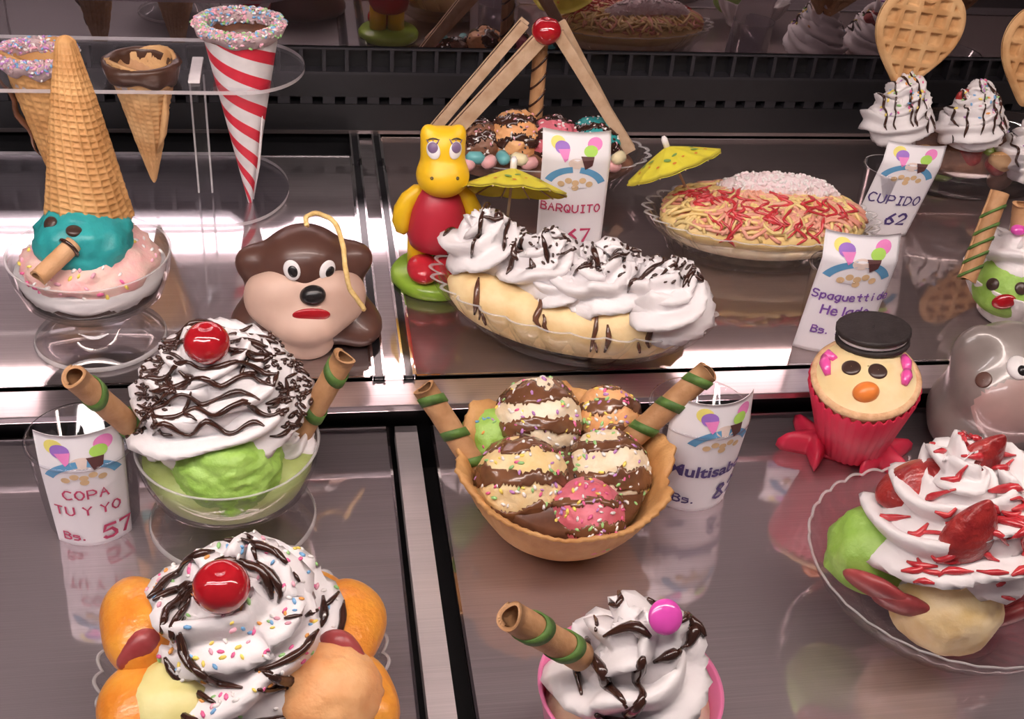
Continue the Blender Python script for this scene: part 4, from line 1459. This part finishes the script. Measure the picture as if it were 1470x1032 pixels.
# ------------------------------------------------------------------ banana split
rnd = random.Random(41)
b = on(812, 488, ZM)
t = Thing('banana_split', 'oval glass boat of banana halves under four cream swirls with chocolate', 'sundae', (b.x, b.y, ZM), -0.42)
fluted_dish(t, 0.0560, 0.042, 0.034, 26, 0.08, 1.80, 1.02, rimw=0.4, base=0.005, mt='clear')
for s in (-1, 1):
    pts = []
    for i in range(21):
        u = -1 + 2 * i / 20
        pts.append((u * 0.084, s * 0.029 - 0.002 - s * 0.010 * u * u, 0.031 + 0.014 * u * u))
    bz = t.part('banana_half', sweep(pts, [0.0175 * max(0.12, (1 - abs(-1 + 2 * i / 20) ** 6) ** 0.6) for i in range(21)], 18, flat=1.1), 'banana')
    if s < 0:
        front = bz
for i, (x, mt) in enumerate(((-0.05, 'vanilla_ice'), (0.0, 'brown_ice'), (0.05, 'rose_ice'))):
    t.part(('vanilla_scoop', 'chocolate_scoop', 'strawberry_scoop')[i], scoop((x, 0.0, 0.038), 0.027, i + 20, 0.9), mt)
crs = []
for i, (x, y, R, H, rp) in enumerate(((-0.062, -0.004, 0.019, 0.034, 0.0180), (-0.020, -0.008, 0.018, 0.028, 0.0170), (0.024, -0.010, 0.019, 0.028, 0.0175), (0.064, -0.012, 0.0200, 0.022, 0.0190), (-0.002, -0.022, 0.014, 0.010, 0.0130))):
    crs.append(t.part('cream_swirl', swirl((x, y, 0.040), R, H, 2.1, rp, 5, i + 30, 0.45, 0.20, i * 1.3, 0.44), 'cream'))
pth = []
for i in range(11):
    x = -0.085 + i * 0.017
    pth.append([(x, 0.045), (x + rnd.uniform(-.006, .006), 0.02), (x + rnd.uniform(-.01, .01), 0.0), (x + rnd.uniform(-.01, .01), rnd.uniform(-0.035, -0.01))])
for i in range(46):
    x, y = rnd.uniform(-0.07, 0.09), rnd.uniform(-0.02, 0.045)
    pth.append([(x, y), (x + rnd.uniform(-.008, .008), y - rnd.uniform(.002, .01)), (x + rnd.uniform(-.008, .008), y - rnd.uniform(.004, .014))])
syrup(t, (0, 0, 0.075), pth, 0.0022, 4, crs)
pth = []
for x, y1, y2 in ((-0.060, 0.02, -0.016), (-0.056, 0.004, -0.010), (-0.052, -0.002, -0.012), (-0.016, 0.02, -0.004), (-0.010, 0.004, -0.006), (0.024, 0.02, -0.018), (0.028, -0.006, -0.018), (0.034, 0.006, -0.012), (0.060, 0.02, -0.002), (0.056, 0.0, -0.012)):
    pth.append([(x, y1), (x + 0.003, (y1 + y2) / 2), (x + 0.001, y2 + 0.003), (x + 0.006, y2)])
syrup(t, (0, -0.036, 0.03), pth, 0.0026, 7, [front], 'choc_mid', name='caramel_drip')
sprinkles(t, (0, 0, 0.075), (-0.05, 0.085, -0.02, 0.045), 260, 0.0013, 5, crs, ['choc', 'choc', 'choc_chip', 'sprinkle_4'], name='chocolate_crumbs')


# ------------------------------------------------------------------ paper parasols
def parasol(label, tip, axis_d, foot, r, h, loc):
    """paper cocktail parasol: pleated canopy, ribs, stick, white top bead"""
    t = Thing('paper_parasol', label, 'parasol', loc)
    tip, foot = t.loc_of(tip), t.loc_of(foot)
    q = rot_to(axis_d)
    n = 12
    v, f = [], []
    J = n * 6
    for off in (0.0, -0.0005):
        for k in range(9):
            u = k / 8
            for j in range(J):
                th = 2 * PI * j / J
                sc = abs(math.sin(n * th / 2))
                rr = r * u * (1 - 0.05 * (1 - sc) * 0 - 0.045 * sc * u)
                zz = -h * (u ** 1.12) - 0.0012 * sc * u + off
                v.append(tip + q @ Vector((max(0.0004, rr) * math.cos(th), max(0.0004, rr) * math.sin(th), zz)))
    n1 = 9 * J
    for sd in (0, 1):
        for k in range(8):
            for j in range(J):
                j2 = (j + 1) % J
                qd = (sd * n1 + k * J + j, sd * n1 + k * J + j2, sd * n1 + (k + 1) * J + j2, sd * n1 + (k + 1) * J + j)
                f.append(qd if sd else qd[::-1])
    for j in range(J):
        j2 = (j + 1) % J
        f.append((8 * J + j, 8 * J + j2, n1 + 8 * J + j2, n1 + 8 * J + j))
    can = t.part('canopy', (v, f), 'parasol')
    for i in range(n):
        th = 2 * PI * i / n
        e = q @ Vector((math.cos(th), math.sin(th), 0))
        a_ = tip + q @ Vector((0, 0, -0.004)) + e * r * 0.10
        b_ = tip + q @ Vector((0, 0, -h - 0.0012)) + e * r * 0.99
        t.part('rib', sweep([a_, b_], 0.0006, 6), 'parasol_wood')
    t.part('stick', sweep([tip + q @ Vector((0, 0, 0.002)), foot], 0.0011, 10), 'parasol_wood')
    t.part('top_bead', sweep([tip + q @ Vector((0, 0, -0.001)), tip + q @ Vector((0, 0, 0.006)), tip + q @ Vector((0, 0, 0.0085))], [0.0026, 0.0026, 0.0012], 12), 'white_plastic')

    def motif(th, u, rx, ry, mt, nm, turn=0.0):
        vv = []
        N = 14
        for i in range(N):
            a = 2 * PI * i / N
            dx, dy = rx * math.cos(a), ry * math.sin(a)
            dx, dy = dx * math.cos(turn) - dy * math.sin(turn), dx * math.sin(turn) + dy * math.cos(turn)
            uu = u + dy / r
            tt = th + dx / (r * max(0.2, u))
            vv.append(tip + q @ Vector((r * uu * 0.985 * math.cos(tt), r * uu * 0.985 * math.sin(tt), -h * (uu ** 1.12) + 0.0004)))
        t.part(nm, (vv, [tuple(range(N))]), mt, parent=can, smooth=False)
    for i in range(5):
        th = 2 * PI * i / 5 + 0.6
        motif(th, 0.55, 0.0035, 0.0018, 'print_leaf', 'printed_leaf', 0.6)
        motif(th + 0.35, 0.45, 0.0028, 0.0014, 'print_leaf', 'printed_leaf', -0.5)
        motif(th + 0.2, 0.72, 0.0016, 0.0013, 'print_orange', 'printed_dot')
        motif(th - 0.3, 0.68, 0.0014, 0.0012, 'print_orange', 'printed_dot')
        motif(th + 0.55, 0.60, 0.0012, 0.0010, 'print_orange', 'printed_dot')
    return t


YB = on(735, 400, ZM).y
tip = at(737, 241, YB)
foot = at(728, 318, YB + 0.002)
parasol('yellow paper parasol stuck in the banana split', tip, (0.10, 0.62, 1), foot, 0.042, 0.017, (foot.x, foot.y, foot.z))
YB = on(1000, 345, ZM).y - 0.01
tip = at(957, 210, YB)
foot = at(984, 268, YB)
parasol('tilted yellow paper parasol stuck in the spaghetti ice cream', tip, (-0.38, 0.42, 0.9), foot, 0.040, 0.017, (foot.x, foot.y, foot.z))
# ------------------------------------------------------------------ spaghetti ice cream
rnd = random.Random(51)
b = on(1082, 362, ZM)
t = Thing('spaghetti_sundae', 'fluted glass boat of spaghetti-like ice cream with red sauce and coconut', 'sundae', (b.x, b.y, ZM), -0.10)
fluted_dish(t, 0.0520, 0.036, 0.038, 26, 0.08, 1.85, 1.05, rimw=0.5, base=0.004, mt='clear')
md_ = t.part('ice_cream_mound', ell((0, 0, 0.032), (0.087, 0.047, 0.018), 4, None, 0.06, 25, 3), 'pasta')
t.part('ice_cream_base', ell((0, 0, 0.021), (0.078, 0.042, 0.0165), 4), 'cream_ice')
bvp = bvh_of([md_])
sa, sb = [], []
for i in range(520):
    x, y = rnd.uniform(-0.085, 0.085), rnd.uniform(-0.045, 0.038)
    a = rnd.uniform(0, 6.28)
    da = rnd.uniform(-0.35, 0.35)
    pts = []
    for k in range(16):
        h = bvp.ray_cast(Vector((x, y, 0.3)), Vector((0, 0, -1)), 1)
        if h[0] is None:
            break
        pts.append(h[0] + Vector((0, 0, 0.0006 + 0.0050 * (i / 520))))
        x += 0.0035 * math.cos(a)
        y += 0.0028 * math.sin(a)
        a += da + rnd.uniform(-.2, .2)
    if len(pts) > 4:
        (sa if (i * 7) % 10 < 6 else sb).append(sweep(pts, 0.0016, 6))
sp = t.part('spaghetti_strands', join(*sa), 'pasta', kind='stuff')
sp2 = t.part('pink_spaghetti_strands', join(*sb), 'pasta_pink', kind='stuff')
pth = []
for i in range(34):
    x, y = rnd.uniform(-0.055, 0.07), rnd.uniform(-0.028, 0.012)
    pth.append([(x, y), (x + rnd.uniform(-.01, .01), y - 0.006), (x + rnd.uniform(-.012, .012), y - 0.012), (x + rnd.uniform(-.012, .012), y - 0.017)])
for i in range(16):
    x, y = rnd.uniform(-0.08, -0.04), rnd.uniform(-0.012, 0.012)
    pth.append([(x, y), (x + rnd.uniform(0, .016), y + rnd.uniform(-.006, .006)), (x + rnd.uniform(0.01, .02), y + rnd.uniform(-.008, .008))])
syrup(t, (0, 0, 0.045), pth, 0.0016, 3, [sp, sp2, md_], 'red_sauce', name='strawberry_sauce')
co = []
for i in range(15):
    u = -1 + 2 * i / 14
    co.append((0.012 + u * 0.058, 0.012 - 0.002 * u, 0.054 - 0.010 * u * u))
cb = t.part('coconut_ridge', sweep(co, lambda i, ph: 0.0125 * max(0.15, 1 - abs(-1 + 2 * i / 14) ** 4) * (1 + 0.25 * noise.noise(Vector((i * 1.7, ph * 2, 3)))), 16), 'coconut')
sprinkles(t, (0.01, 0.01, 0.055), (-0.06, 0.08, -0.02, 0.03), 700, 0.0013, 7, [cb], ['sprinkle_4', 'coconut'], name='coconut_flakes')

# ------------------------------------------------------------------ back boat with wafer tent
rnd = random.Random(61)
b = on(768, 262, ZM)
t = Thing('wafer_tent_sundae', 'glass boat of chocolate-dipped scoops under a tent of wafer sticks with cherry', 'sundae', (b.x, b.y, ZM), -0.10)
fluted_dish(t, 0.0500, 0.034, 0.036, 24, 0.04, 2.0, 1.0, rimw=0.3, base=0.005)
t.part('ice_cream_bed', ell((0, 0, 0.024), (0.088, 0.042, 0.016), 4, None, 0.06, 30, 2), 'brown_ice')
for i, (nm, px, py, dy, r, mt) in enumerate((('chocolate_scoop', 690, 206, 0.0, 0.0215, 'brown_ice'), ('orange_scoop', 742, 196, -0.004, 0.0235, 'peach_ice'), ('brown_scoop', 793, 203, -0.008, 0.0225, 'rose_ice'), ('teal_scoop', 852, 208, -0.004, 0.0250, 'teal_ice'))):
    c = t.lp(px, py, dy)
    so = t.part(nm, scoop(c, r, i + 40, 1.0, 0.08, 0.05, 5), mt)
    glaze(t, so, c, r, i * 3 + 2, False, 'choc', 0.25)
    sprinkles(t, c, (-r, r, -r, r), 70, 0.0011, i, [so], ['sprinkle_4', 'choc_chip', 'sprinkle_5'], parent=so)


def bear_gummy(t, p, mt, a, s=1.0):
    t.part('gummy', join(mv(xf(sweep([(-0.008 * s, 0, 0), (-0.005 * s, 0, 0.001), (0.004 * s, 0, 0.001), (0.008 * s, 0, 0)], [0.0025 * s, 0.0055 * s, 0.0058 * s, 0.0030 * s], 12), rz3(a)), p)), mt)


for i, (px, py, mt) in enumerate(((682, 228, 'gummy_blue'), (702, 234, 'gummy_pink'), (722, 228, 'gummy_blue'), (745, 230, 'gummy_cream'), (760, 236, 'gummy_pink'), (787, 230, 'gummy_pink'), (806, 230, 'gummy_pink'),
                                  (878, 240, 'gummy_pink'), (888, 228, 'gummy_cream'), (672, 236, 'gummy_pink'))):
    bear_gummy(t, t.lp(px, py, -0.042), mt, i * 0.9, 0.95)
ap = t.lp(784, 42, 0.0)


def stick(t, a, b, w=0.0085, h=0.0042, nm='wafer_stick'):
    """sandwich wafer stick: two pale leaves and a filling"""
    a, b = Vector(a), Vector(b)
    d = (b - a)
    q = d.to_track_quat('Z', 'X').to_matrix()
    L_ = d.length
    o = t.part(nm, mv(xf(box(-w / 2, w / 2, -h, -h * 0.35, 0, L_, 0.0006), q), a), 'wafer_stick', smooth=False)
    t.part('wafer_leaf', mv(xf(box(-w / 2, w / 2, h * 0.35, h, 0, L_ * 0.985, 0.0006), q), a), 'wafer_stick', parent=o, smooth=False)
    t.part('filling', mv(xf(box(-w * 0.46, w * 0.46, -h * 0.35, h * 0.35, 0.001, L_ * 0.98), q), a), 'choc_mid', parent=o, smooth=False)


stick(t, t.lp(622, 186, 0.015), t.lp(755, 30, 0.012))
stick(t, t.lp(650, 190, -0.008), t.lp(778, 52, -0.004), 0.012)
stick(t, t.lp(905, 216, -0.012), t.lp(800, 46, -0.002), 0.010)
stick(t, t.lp(896, 205, 0.016), t.lp(804, 30, 0.010))
cherry(t, ap + Vector((0, -0.004, 0)), 0.0125)
wafer_roll(t, t.lp(778, 48, 0.012), t.lp(768, 176, 0.012), 0.0068, (0.3, 0.5, 0.7, 0.88), 6, name='striped_wafer_roll', band_mat='choc', slope=1.1, bw=0.16)


# ------------------------------------------------------------------ heart waffle sundae (back right)
def heart_waffle(R=0.044, th=0.007):
    """heart-shaped waffle plate in the XZ plane, square pockets on both faces; tip at z=0"""
    NR, NA = 72, 220
    cell = R * 0.33
    v, f = [], []

    def outline(a):
        # polar radius of a plump heart around its middle
        tt = a
        x = 16 * math.sin(tt) ** 3
        z = 13 * math.cos(tt) - 5 * math.cos(2 * tt) - 2 * math.cos(3 * tt) - math.cos(4 * tt)
        hx, hz = x / 16.0, (z + 2.5) / 14.6
        ex, ez = math.sin(tt) * 0.98, math.cos(tt) * 1.0 - 0.05
        k = 0.55
        return Vector(((hx * k + ex * (1 - k)) * R * 0.92, (hz * k + ez * (1 - k)) * R * 1.02))
    for sd in (-1, 1):
        for i in range(NR + 1):
            u = i / NR
            for j in range(NA):
                p = outline(2 * PI * j / NA) * u
                cx = abs(((p.x / cell) + 0.5) % 1 - 0.5)
                cz = abs(((p.y / cell) + 0.5) % 1 - 0.5)
                d = max(cx, cz)
                pk = min(1.0, max(0.0, (0.36 - d) / 0.07)) if u < 0.86 else 0.0
                rim = 1 - max(0, (u - 0.9) / 0.1) ** 2 * 0.75
                v.append(Vector((p.x, sd * (th / 2 - pk * th * 0.45) * rim, p.y + R * 1.25)))
    n1 = (NR + 1) * NA
    for k in (0, 1):
        for i in range(NR):
            for j in range(NA):
                j2 = (j + 1) % NA
                q = (k * n1 + i * NA + j, k * n1 + i * NA + j2, k * n1 + (i + 1) * NA + j2, k * n1 + (i + 1) * NA + j)
                f.append(q if k else q[::-1])
    for j in range(NA):
        j2 = (j + 1) % NA
        f.append((NR * NA + j, NR * NA + j2, n1 + NR * NA + j2, n1 + NR * NA + j))
    return v, f


rnd = random.Random(71)
b = on(1385, 262, ZM)
t = Thing('heart_waffle_sundae', 'clear cup of fruit with three chocolate-striped cream towers and heart waffles', 'sundae', (b.x, b.y, ZM))
prof = [(0.0005, 0.0), (0.045, 0.0), (0.047, 0.002), (0.056, 0.030), (0.064, 0.054), (0.0655, 0.0545), (0.064, 0.0525), (0.0545, 0.030), (0.045, 0.004), (0.0005, 0.003)]
v, f = lathe(prof, 72)
t.part('plastic_cup', ([(p[0] * 1.55, p[1] * 0.85, p[2]) for p in v], f), 'cup_clear')
for i in range(26):
    x = rnd.uniform(-0.078, 0.07)
    y = rnd.uniform(-0.036, 0.02)
    z = rnd.uniform(0.012, 0.040)
    if (x / 0.085) ** 2 + (y / 0.045) ** 2 > 0.85 - (0.04 - z) * 6:
        continue
    mt, nm = rnd.choice((('orange_fruit', 'orange_chunk'), ('green_fruit', 'green_grape'), ('strawberry', 'strawberry_piece'), ('brown_ice', 'chocolate_chunk'), ('waffle_pale', 'wafer_chunk')))
    t.part(nm, ell((x, y, z), (rnd.uniform(.010, .015), rnd.uniform(.009, .013), rnd.uniform(.008, .012)), 3, rz3(rnd.random() * 3), 0.15, 70, i), mt)
t.part('ice_cream_bed', ell((0, 0.012, 0.024), (0.076, 0.034, 0.018), 4, None, 0.1, 30, 5), 'brown_ice')
tow = []
for i, (px, py, s, dy) in enumerate(((1281, 204, 1.45, -0.004), (1386, 208, 1.35, -0.012), (1472, 250, 1.4, -0.022))):
    c = t.lp(px, py, dy)
    cr = t.part('cream_tower', swirl(c, 0.0150 * s, 0.034 * s, 3.6, 0.0105 * s, 6, 50 + i, 0.35, 0.10, i, 0.30), 'cream')
    tow.append((c, cr))
    pth = []
    for k in range(6):
        x = -0.024 + k * 0.0095
        pth.append([(x + rnd.uniform(-.002, .002), 0.05), (x + rnd.uniform(-.003, .003), 0.025), (x + rnd.uniform(-.003, .003), 0.01), (x + rnd.uniform(-.004, .004), -0.02)])
    syrup(t, c + Vector((0, 0, 0.02)), pth, 0.0014, i, [cr])
    sprinkles(t, c + Vector((0, 0, 0.025)), (-0.024, 0.024, -0.01, 0.035), 60, 0.0013, i, [cr])
for i, (px, py, dy, rz_, mt) in enumerate(((1286, 146, 0.004, 0.05, 'waffle_pale'), (1462, 168, 0.0, 0.0, 'waffle_pale'))):
    c = t.lp(px, py, dy)
    hw = heart_waffle(0.0475, 0.009)
    hw = xf(hw, Matrix.Rotation(-0.12, 3, 'X') @ Matrix.Rotation(0.12, 3, 'Y') @ Matrix.Rotation(rz_, 3, 'Z'))
    t.part('heart_waffle', mv(hw, c), mt)
t.part('strawberry', ell(t.lp(1392, 142, -0.006), (0.013, 0.010, 0.009), 3, None, 0.08, 50, 1), 'strawberry')

# ------------------------------------------------------------------ lime-faced sundae at the right edge
b = on(1452, 452, ZM)
t = Thing('lime_face_sundae', 'white cup with lime scoop face, red mouth, cream hair and banded wafer roll', 'sundae', (b.x, b.y, ZM))
fluted_dish(t, 0.046, 0.036, 0.028, 16, 0.08, mt='white_plastic', name='cup', rimw=1.0, base=0.008)
so = t.part('lime_scoop', scoop(t.lp(1446, 412, -0.010), 0.0255, 13, 0.9, 0.04, 0.05), 'lime_ice')
bv = bvh_of([so])
for px, py in ((1425, 408), (1466, 414)):
    p, nr = stick_on(bv, px, py, t)
    t.part('chocolate_eye', disc(p, nr, 0.0048, 0.0016), 'choc_chip')
p, nr = stick_on(bv, 1441, 433, t)
t.part('red_mouth', mv(xf(ell((0, 0, 0), (0.0088, 0.0060, 0.0035), 3), rot_to(nr)), p), 'cherry')
t.part('cream_hair', swirl(t.lp(1452, 398, 0.000), 0.018, 0.026, 1.8, 0.0165, 5, 77, 0.45, 0.2, 0.4, 0.44), 'cream')
t.part('magenta_candy', ell(t.lp(1462, 330, -0.004), (0.006, 0.005, 0.004), 3), 'magenta_candy')
wafer_roll(t, t.lp(1388, 402, -0.030), t.lp(1436, 276, -0.004), 0.0072, (0.08, 0.24, 0.40, 0.56, 0.76), 2, slope=0.9, bw=0.16)
wafer_roll(t, t.lp(1468, 292, 0.004), t.lp(1462, 345, 0.0), 0.0072, (), 2, name='plain_wafer_roll', material='waffle_pink')
t.part('straw', sweep([t.lp(1402, 372, -0.012), t.lp(1413, 352, -0.01), t.lp(1409, 340, -0.01)], 0.0012, 8), 'white_plastic')

# ------------------------------------------------------------------ grey clay animal at the right edge
b = on(1448, 628, 0)
t = Thing('clay_animal', 'glossy grey ceramic animal with a big pink muzzle at the right edge', 'figurine', (b.x, b.y, 0))
hd = t.lp(1445, 535, 0.0)
mz = t.lp(1462, 572, -0.022)
body = [(tuple(hd), (0.036, 0.034, 0.036)), (tuple(mz), (0.036, 0.026, 0.026)), ((hd.x, 0.006, 0.024), (0.042, 0.034, 0.026)),
        (tuple(t.lp(1398, 500, 0.0)), (0.013, 0.009, 0.016)), (tuple(t.lp(1382, 612, -0.012)), (0.020, 0.016, 0.016)), (tuple(t.lp(1500, 615, -0.012)), (0.020, 0.016, 0.016))]
v, f = field_blob((hd.x, -0.004, 0.045), body, 0.006, 5, 0.12)
v = [Vector((p.x, p.y, max(0.0, p.z))) for p in v]
V2 = [Vector(p) for p in v]
mi = []
for q in f:
    cc = sum((V2[i] for i in q), Vector()) / 3
    mi.append(1 if ((cc - mz).x / 0.037) ** 2 + ((cc - mz).z / 0.027) ** 2 < 1 and cc.y < mz.y + 0.008 else 0)
an = t.part('body', (v, f), ['grey_clay', 'pink_clay'], mi=mi)
bv = bvh_of([an])
p, nr = stick_on(bv, 1462, 528, t)
t.part('eye', mv(xf(ell((0, 0, 0), (0.0075, 0.0085, 0.003), 3), rot_to(nr)), p), 'white_paint')
p2, nr2 = stick_on(bv, 1466, 533, t)
t.part('pupil', mv(xf(ell((0, 0, 0), (0.0035, 0.004, 0.0035), 3), rot_to(nr2)), p2 + nr2 * 0.001), 'black_paint')
p, nr = stick_on(bv, 1412, 545, t)
t.part('nostril', disc(p, nr, 0.0055, 0.0006), 'brown_wax')

# ------------------------------------------------------------------ yellow hippo toy
b = on(624, 402, ZM)
t = Thing('hippo_toy', 'yellow toy hippo in a red dress and red shoes on a green disc', 'toy', (b.x, b.y, ZM))
t.part('green_base', lathe([(0.0005, 0.0), (0.0315, 0.0), (0.0335, 0.002), (0.0340, 0.007), (0.0315, 0.0105), (0.0005, 0.0115)], 56), 'green_toy')
for px, py, s in ((608, 380, -1), (637, 383, 1)):
    p = t.lp(px, py, -0.014)
    t.part('shoe', ell((p.x, p.y, 0.0185), (0.0125, 0.017, 0.0095), 4), 'shoe_red')
for s in (-1, 1):
    t.part('leg', sweep([(s * 0.010 - 0.002, 0.002, 0.012), (s * 0.010 - 0.002, 0.003, 0.040)], 0.0095, 16), 'yellow_toy')
zt = t.lp(633, 270, 0.0).z
t.part('dress', lathe([(0.0005, 0.031), (0.016, 0.031), (0.0205, 0.034), (0.0228, 0.042), (0.0226, 0.052), (0.0205, 0.064), (0.0168, zt - 0.004), (0.010, zt + 0.004), (0.0005, zt + 0.005)], 48), 'red_toy')
for s in (-1, 1):
    t.part('arm', sweep([(s * 0.008, 0.0, zt + 0.001), (s * 0.015, 0.0, zt - 0.002), (s * 0.0215, -0.001, zt - 0.008), (s * 0.0255, -0.001, zt - 0.017), (s * 0.0265, -0.001, zt - 0.026), (s * 0.0255, -0.002, zt - 0.033), (s * 0.0245, -0.002, zt - 0.0365)], [0.002, 0.0055, 0.0066, 0.0074, 0.0074, 0.0055, 0.0014], 18), 'yellow_toy')
hc_ = t.lp(635, 232, 0.0)
balls = [((hc_.x, 0.0, hc_.z + 0.010), (0.0155, 0.0145, 0.0165)), ((hc_.x, -0.006, hc_.z - 0.0080), (0.0192, 0.0185, 0.0155)),
         ((hc_.x - 0.0115, 0.001, hc_.z + 0.0220), (0.0042, 0.0040, 0.0055)), ((hc_.x + 0.0115, 0.001, hc_.z + 0.0220), (0.0042, 0.0040, 0.0055))]
he = t.part('head', field_blob((hc_.x, -0.002, hc_.z), balls, 0.0028, 5, 0.06), 'yellow_toy')
bv = bvh_of([he])
for px in (622, 654):
    p, nr = stick_on(bv, px, 216, t)
    e_ = t.part('eye', mv(xf(ell((0, 0, 0), (0.0052, 0.0066, 0.0014), 3), rot_to(nr)), p), 'white_paint')
    p2, nr2 = stick_on(bv, px, 212, t)
    t.part('pupil', mv(xf(ell((0, 0, 0), (0.0040, 0.0040, 0.0014), 3), rot_to(nr2)), p2 + nr2 * 0.0009), 'eye_violet', parent=e_)
    for k in range(3):
        a_, n_ = stick_on(bv, px + (k - 1) * 5, 207, t)
        c_, n2 = stick_on(bv, px + (k - 1) * 9, 200, t)
        t.part('lash', sweep([a_ + n_ * 0.0006, c_ + n2 * 0.0006], [0.0006, 0.0003], 6), 'eye_violet')
for (x0, x1) in ((614, 630), (648, 662)):
    run = [stick_on(bv, x0 + (x1 - x0) * k / 4, 205 - 4 - 2 * math.sin(PI * k / 4), t) for k in range(5)]
    t.part('eyebrow', sweep([r_[0] + r_[1] * 0.0003 for r_ in run], [0.0003, 0.0007, 0.0008, 0.0007, 0.0003], 6), 'dark_line')
for px in (620, 657):
    p, nr = stick_on(bv, px, 256, t)
    t.part('nostril', disc(p, nr, 0.0013, 0.0004), 'dark_line')

# ------------------------------------------------------------------ brown animal candle
b = on(440, 478, ZM)
t = Thing('animal_candle', 'brown wax animal-head candle with beige face and a long loose wick', 'candle', (b.x, b.y, ZM))
hc_ = t.lp(438, 415, 0.0)
z0 = hc_.z
bl = [((0, 0.006, z0 - 0.004), (0.040, 0.032, 0.037)), ((0, 0.000, z0 + 0.027), (0.025, 0.025, 0.020)), ((-0.034, 0.004, z0 + 0.020), (0.012, 0.010, 0.011)), ((0.034, 0.004, z0 + 0.022), (0.012, 0.010, 0.011)),
      ((0, 0.002, 0.014), (0.036, 0.030, 0.016)), ((0.038, -0.006, 0.010), (0.014, 0.020, 0.011)), ((-0.036, -0.004, 0.012), (0.014, 0.018, 0.011))]
v, f = field_blob((0, 0, z0 * 0.9), bl, 0.0045, 5, 0.12)
v = [Vector((p.x, p.y, max(0.0, p.z))) for p in v]
bb = t.part('brown_body', (v, f), 'brown_wax')
fb = [((-0.015, -0.018, z0 + 0.010), (0.018, 0.014, 0.015)), ((0.015, -0.018, z0 + 0.010), (0.018, 0.014, 0.015)), ((0, -0.020, z0 - 0.004), (0.034, 0.017, 0.015)),
      ((0, -0.028, z0 - 0.010), (0.021, 0.019, 0.012)), ((0, -0.023, z0 - 0.029), (0.018, 0.015, 0.010)), ((-0.031, -0.011, z0 + 0.004), (0.009, 0.011, 0.012)), ((0.031, -0.011, z0 + 0.004), (0.009, 0.011, 0.012))]
fc = t.part('beige_face', field_blob((0, -0.022, z0 - 0.006), fb, 0.0035, 5, 0.1), 'beige_wax')
bv = bvh_of([fc, bb])
p, nr = stick_on(bv, 449, 424, t)
t.part('nose', mv(xf(ell((0, 0, 0), (0.0088, 0.0070, 0.0060), 4), rot_to(nr)), p), 'black_paint')
for px in (419, 470):
    p, nr = stick_on(bv, px, 388, t)
    e_ = t.part('eye', mv(xf(ell((0, 0, 0), (0.0058, 0.0072, 0.0018), 3), rot_to(nr)), p), 'white_paint')
    p, nr = stick_on(bv, px + 2, 389, t)
    t.part('pupil', mv(xf(ell((0, 0, 0), (0.0034, 0.0042, 0.0016), 3), rot_to(nr)), p + nr * 0.0012), 'black_paint', parent=e_)
p, nr = stick_on(bv, 447, 452, t)
t.part('mouth', mv(xf(ell((0, 0, 0), (0.0125, 0.0050, 0.0022), 4), Matrix(((1, 0, 0), (0, 0, -1), (0, 1, 0)))), p + Vector((0, 0.0, 0))), 'mouth_red')
bvb = bvh_of(t.parts)
wk = []
for px, py, dy in ((441, 324, -0.028), (437, 312, -0.020), (452, 304, -0.010), (478, 314, -0.012), (490, 338, -0.024), (494, 365, -0.036), (497, 395, -0.044), (503, 418, -0.046), (514, 430, -0.046), (523, 445, -0.046)):
    wk.append(t.lp(px, py, dy))
sm = []
for i in range(len(wk) - 1):
    for k in range(4):
        sm.append(wk[i].lerp(wk[i + 1], k / 4))
sm.append(wk[-1])
for _ in range(3):
    sm = [sm[0]] + [(sm[i - 1] + sm[i] * 2 + sm[i + 1]) / 4 for i in range(1, len(sm) - 1)] + [sm[-1]]
res = []
for p in sm:
    h = bvb.find_nearest(p)
    if h[0] is not None and (p - h[0]).dot(h[1]) < 0.0012:
        p = h[0] + h[1] * 0.0012
    res.append(p)
t.part('wick', sweep(res, lambda i, ph: 0.0016 * (1 + 0.2 * math.sin(ph * 3 + i * 1.2)), 9), 'wick')
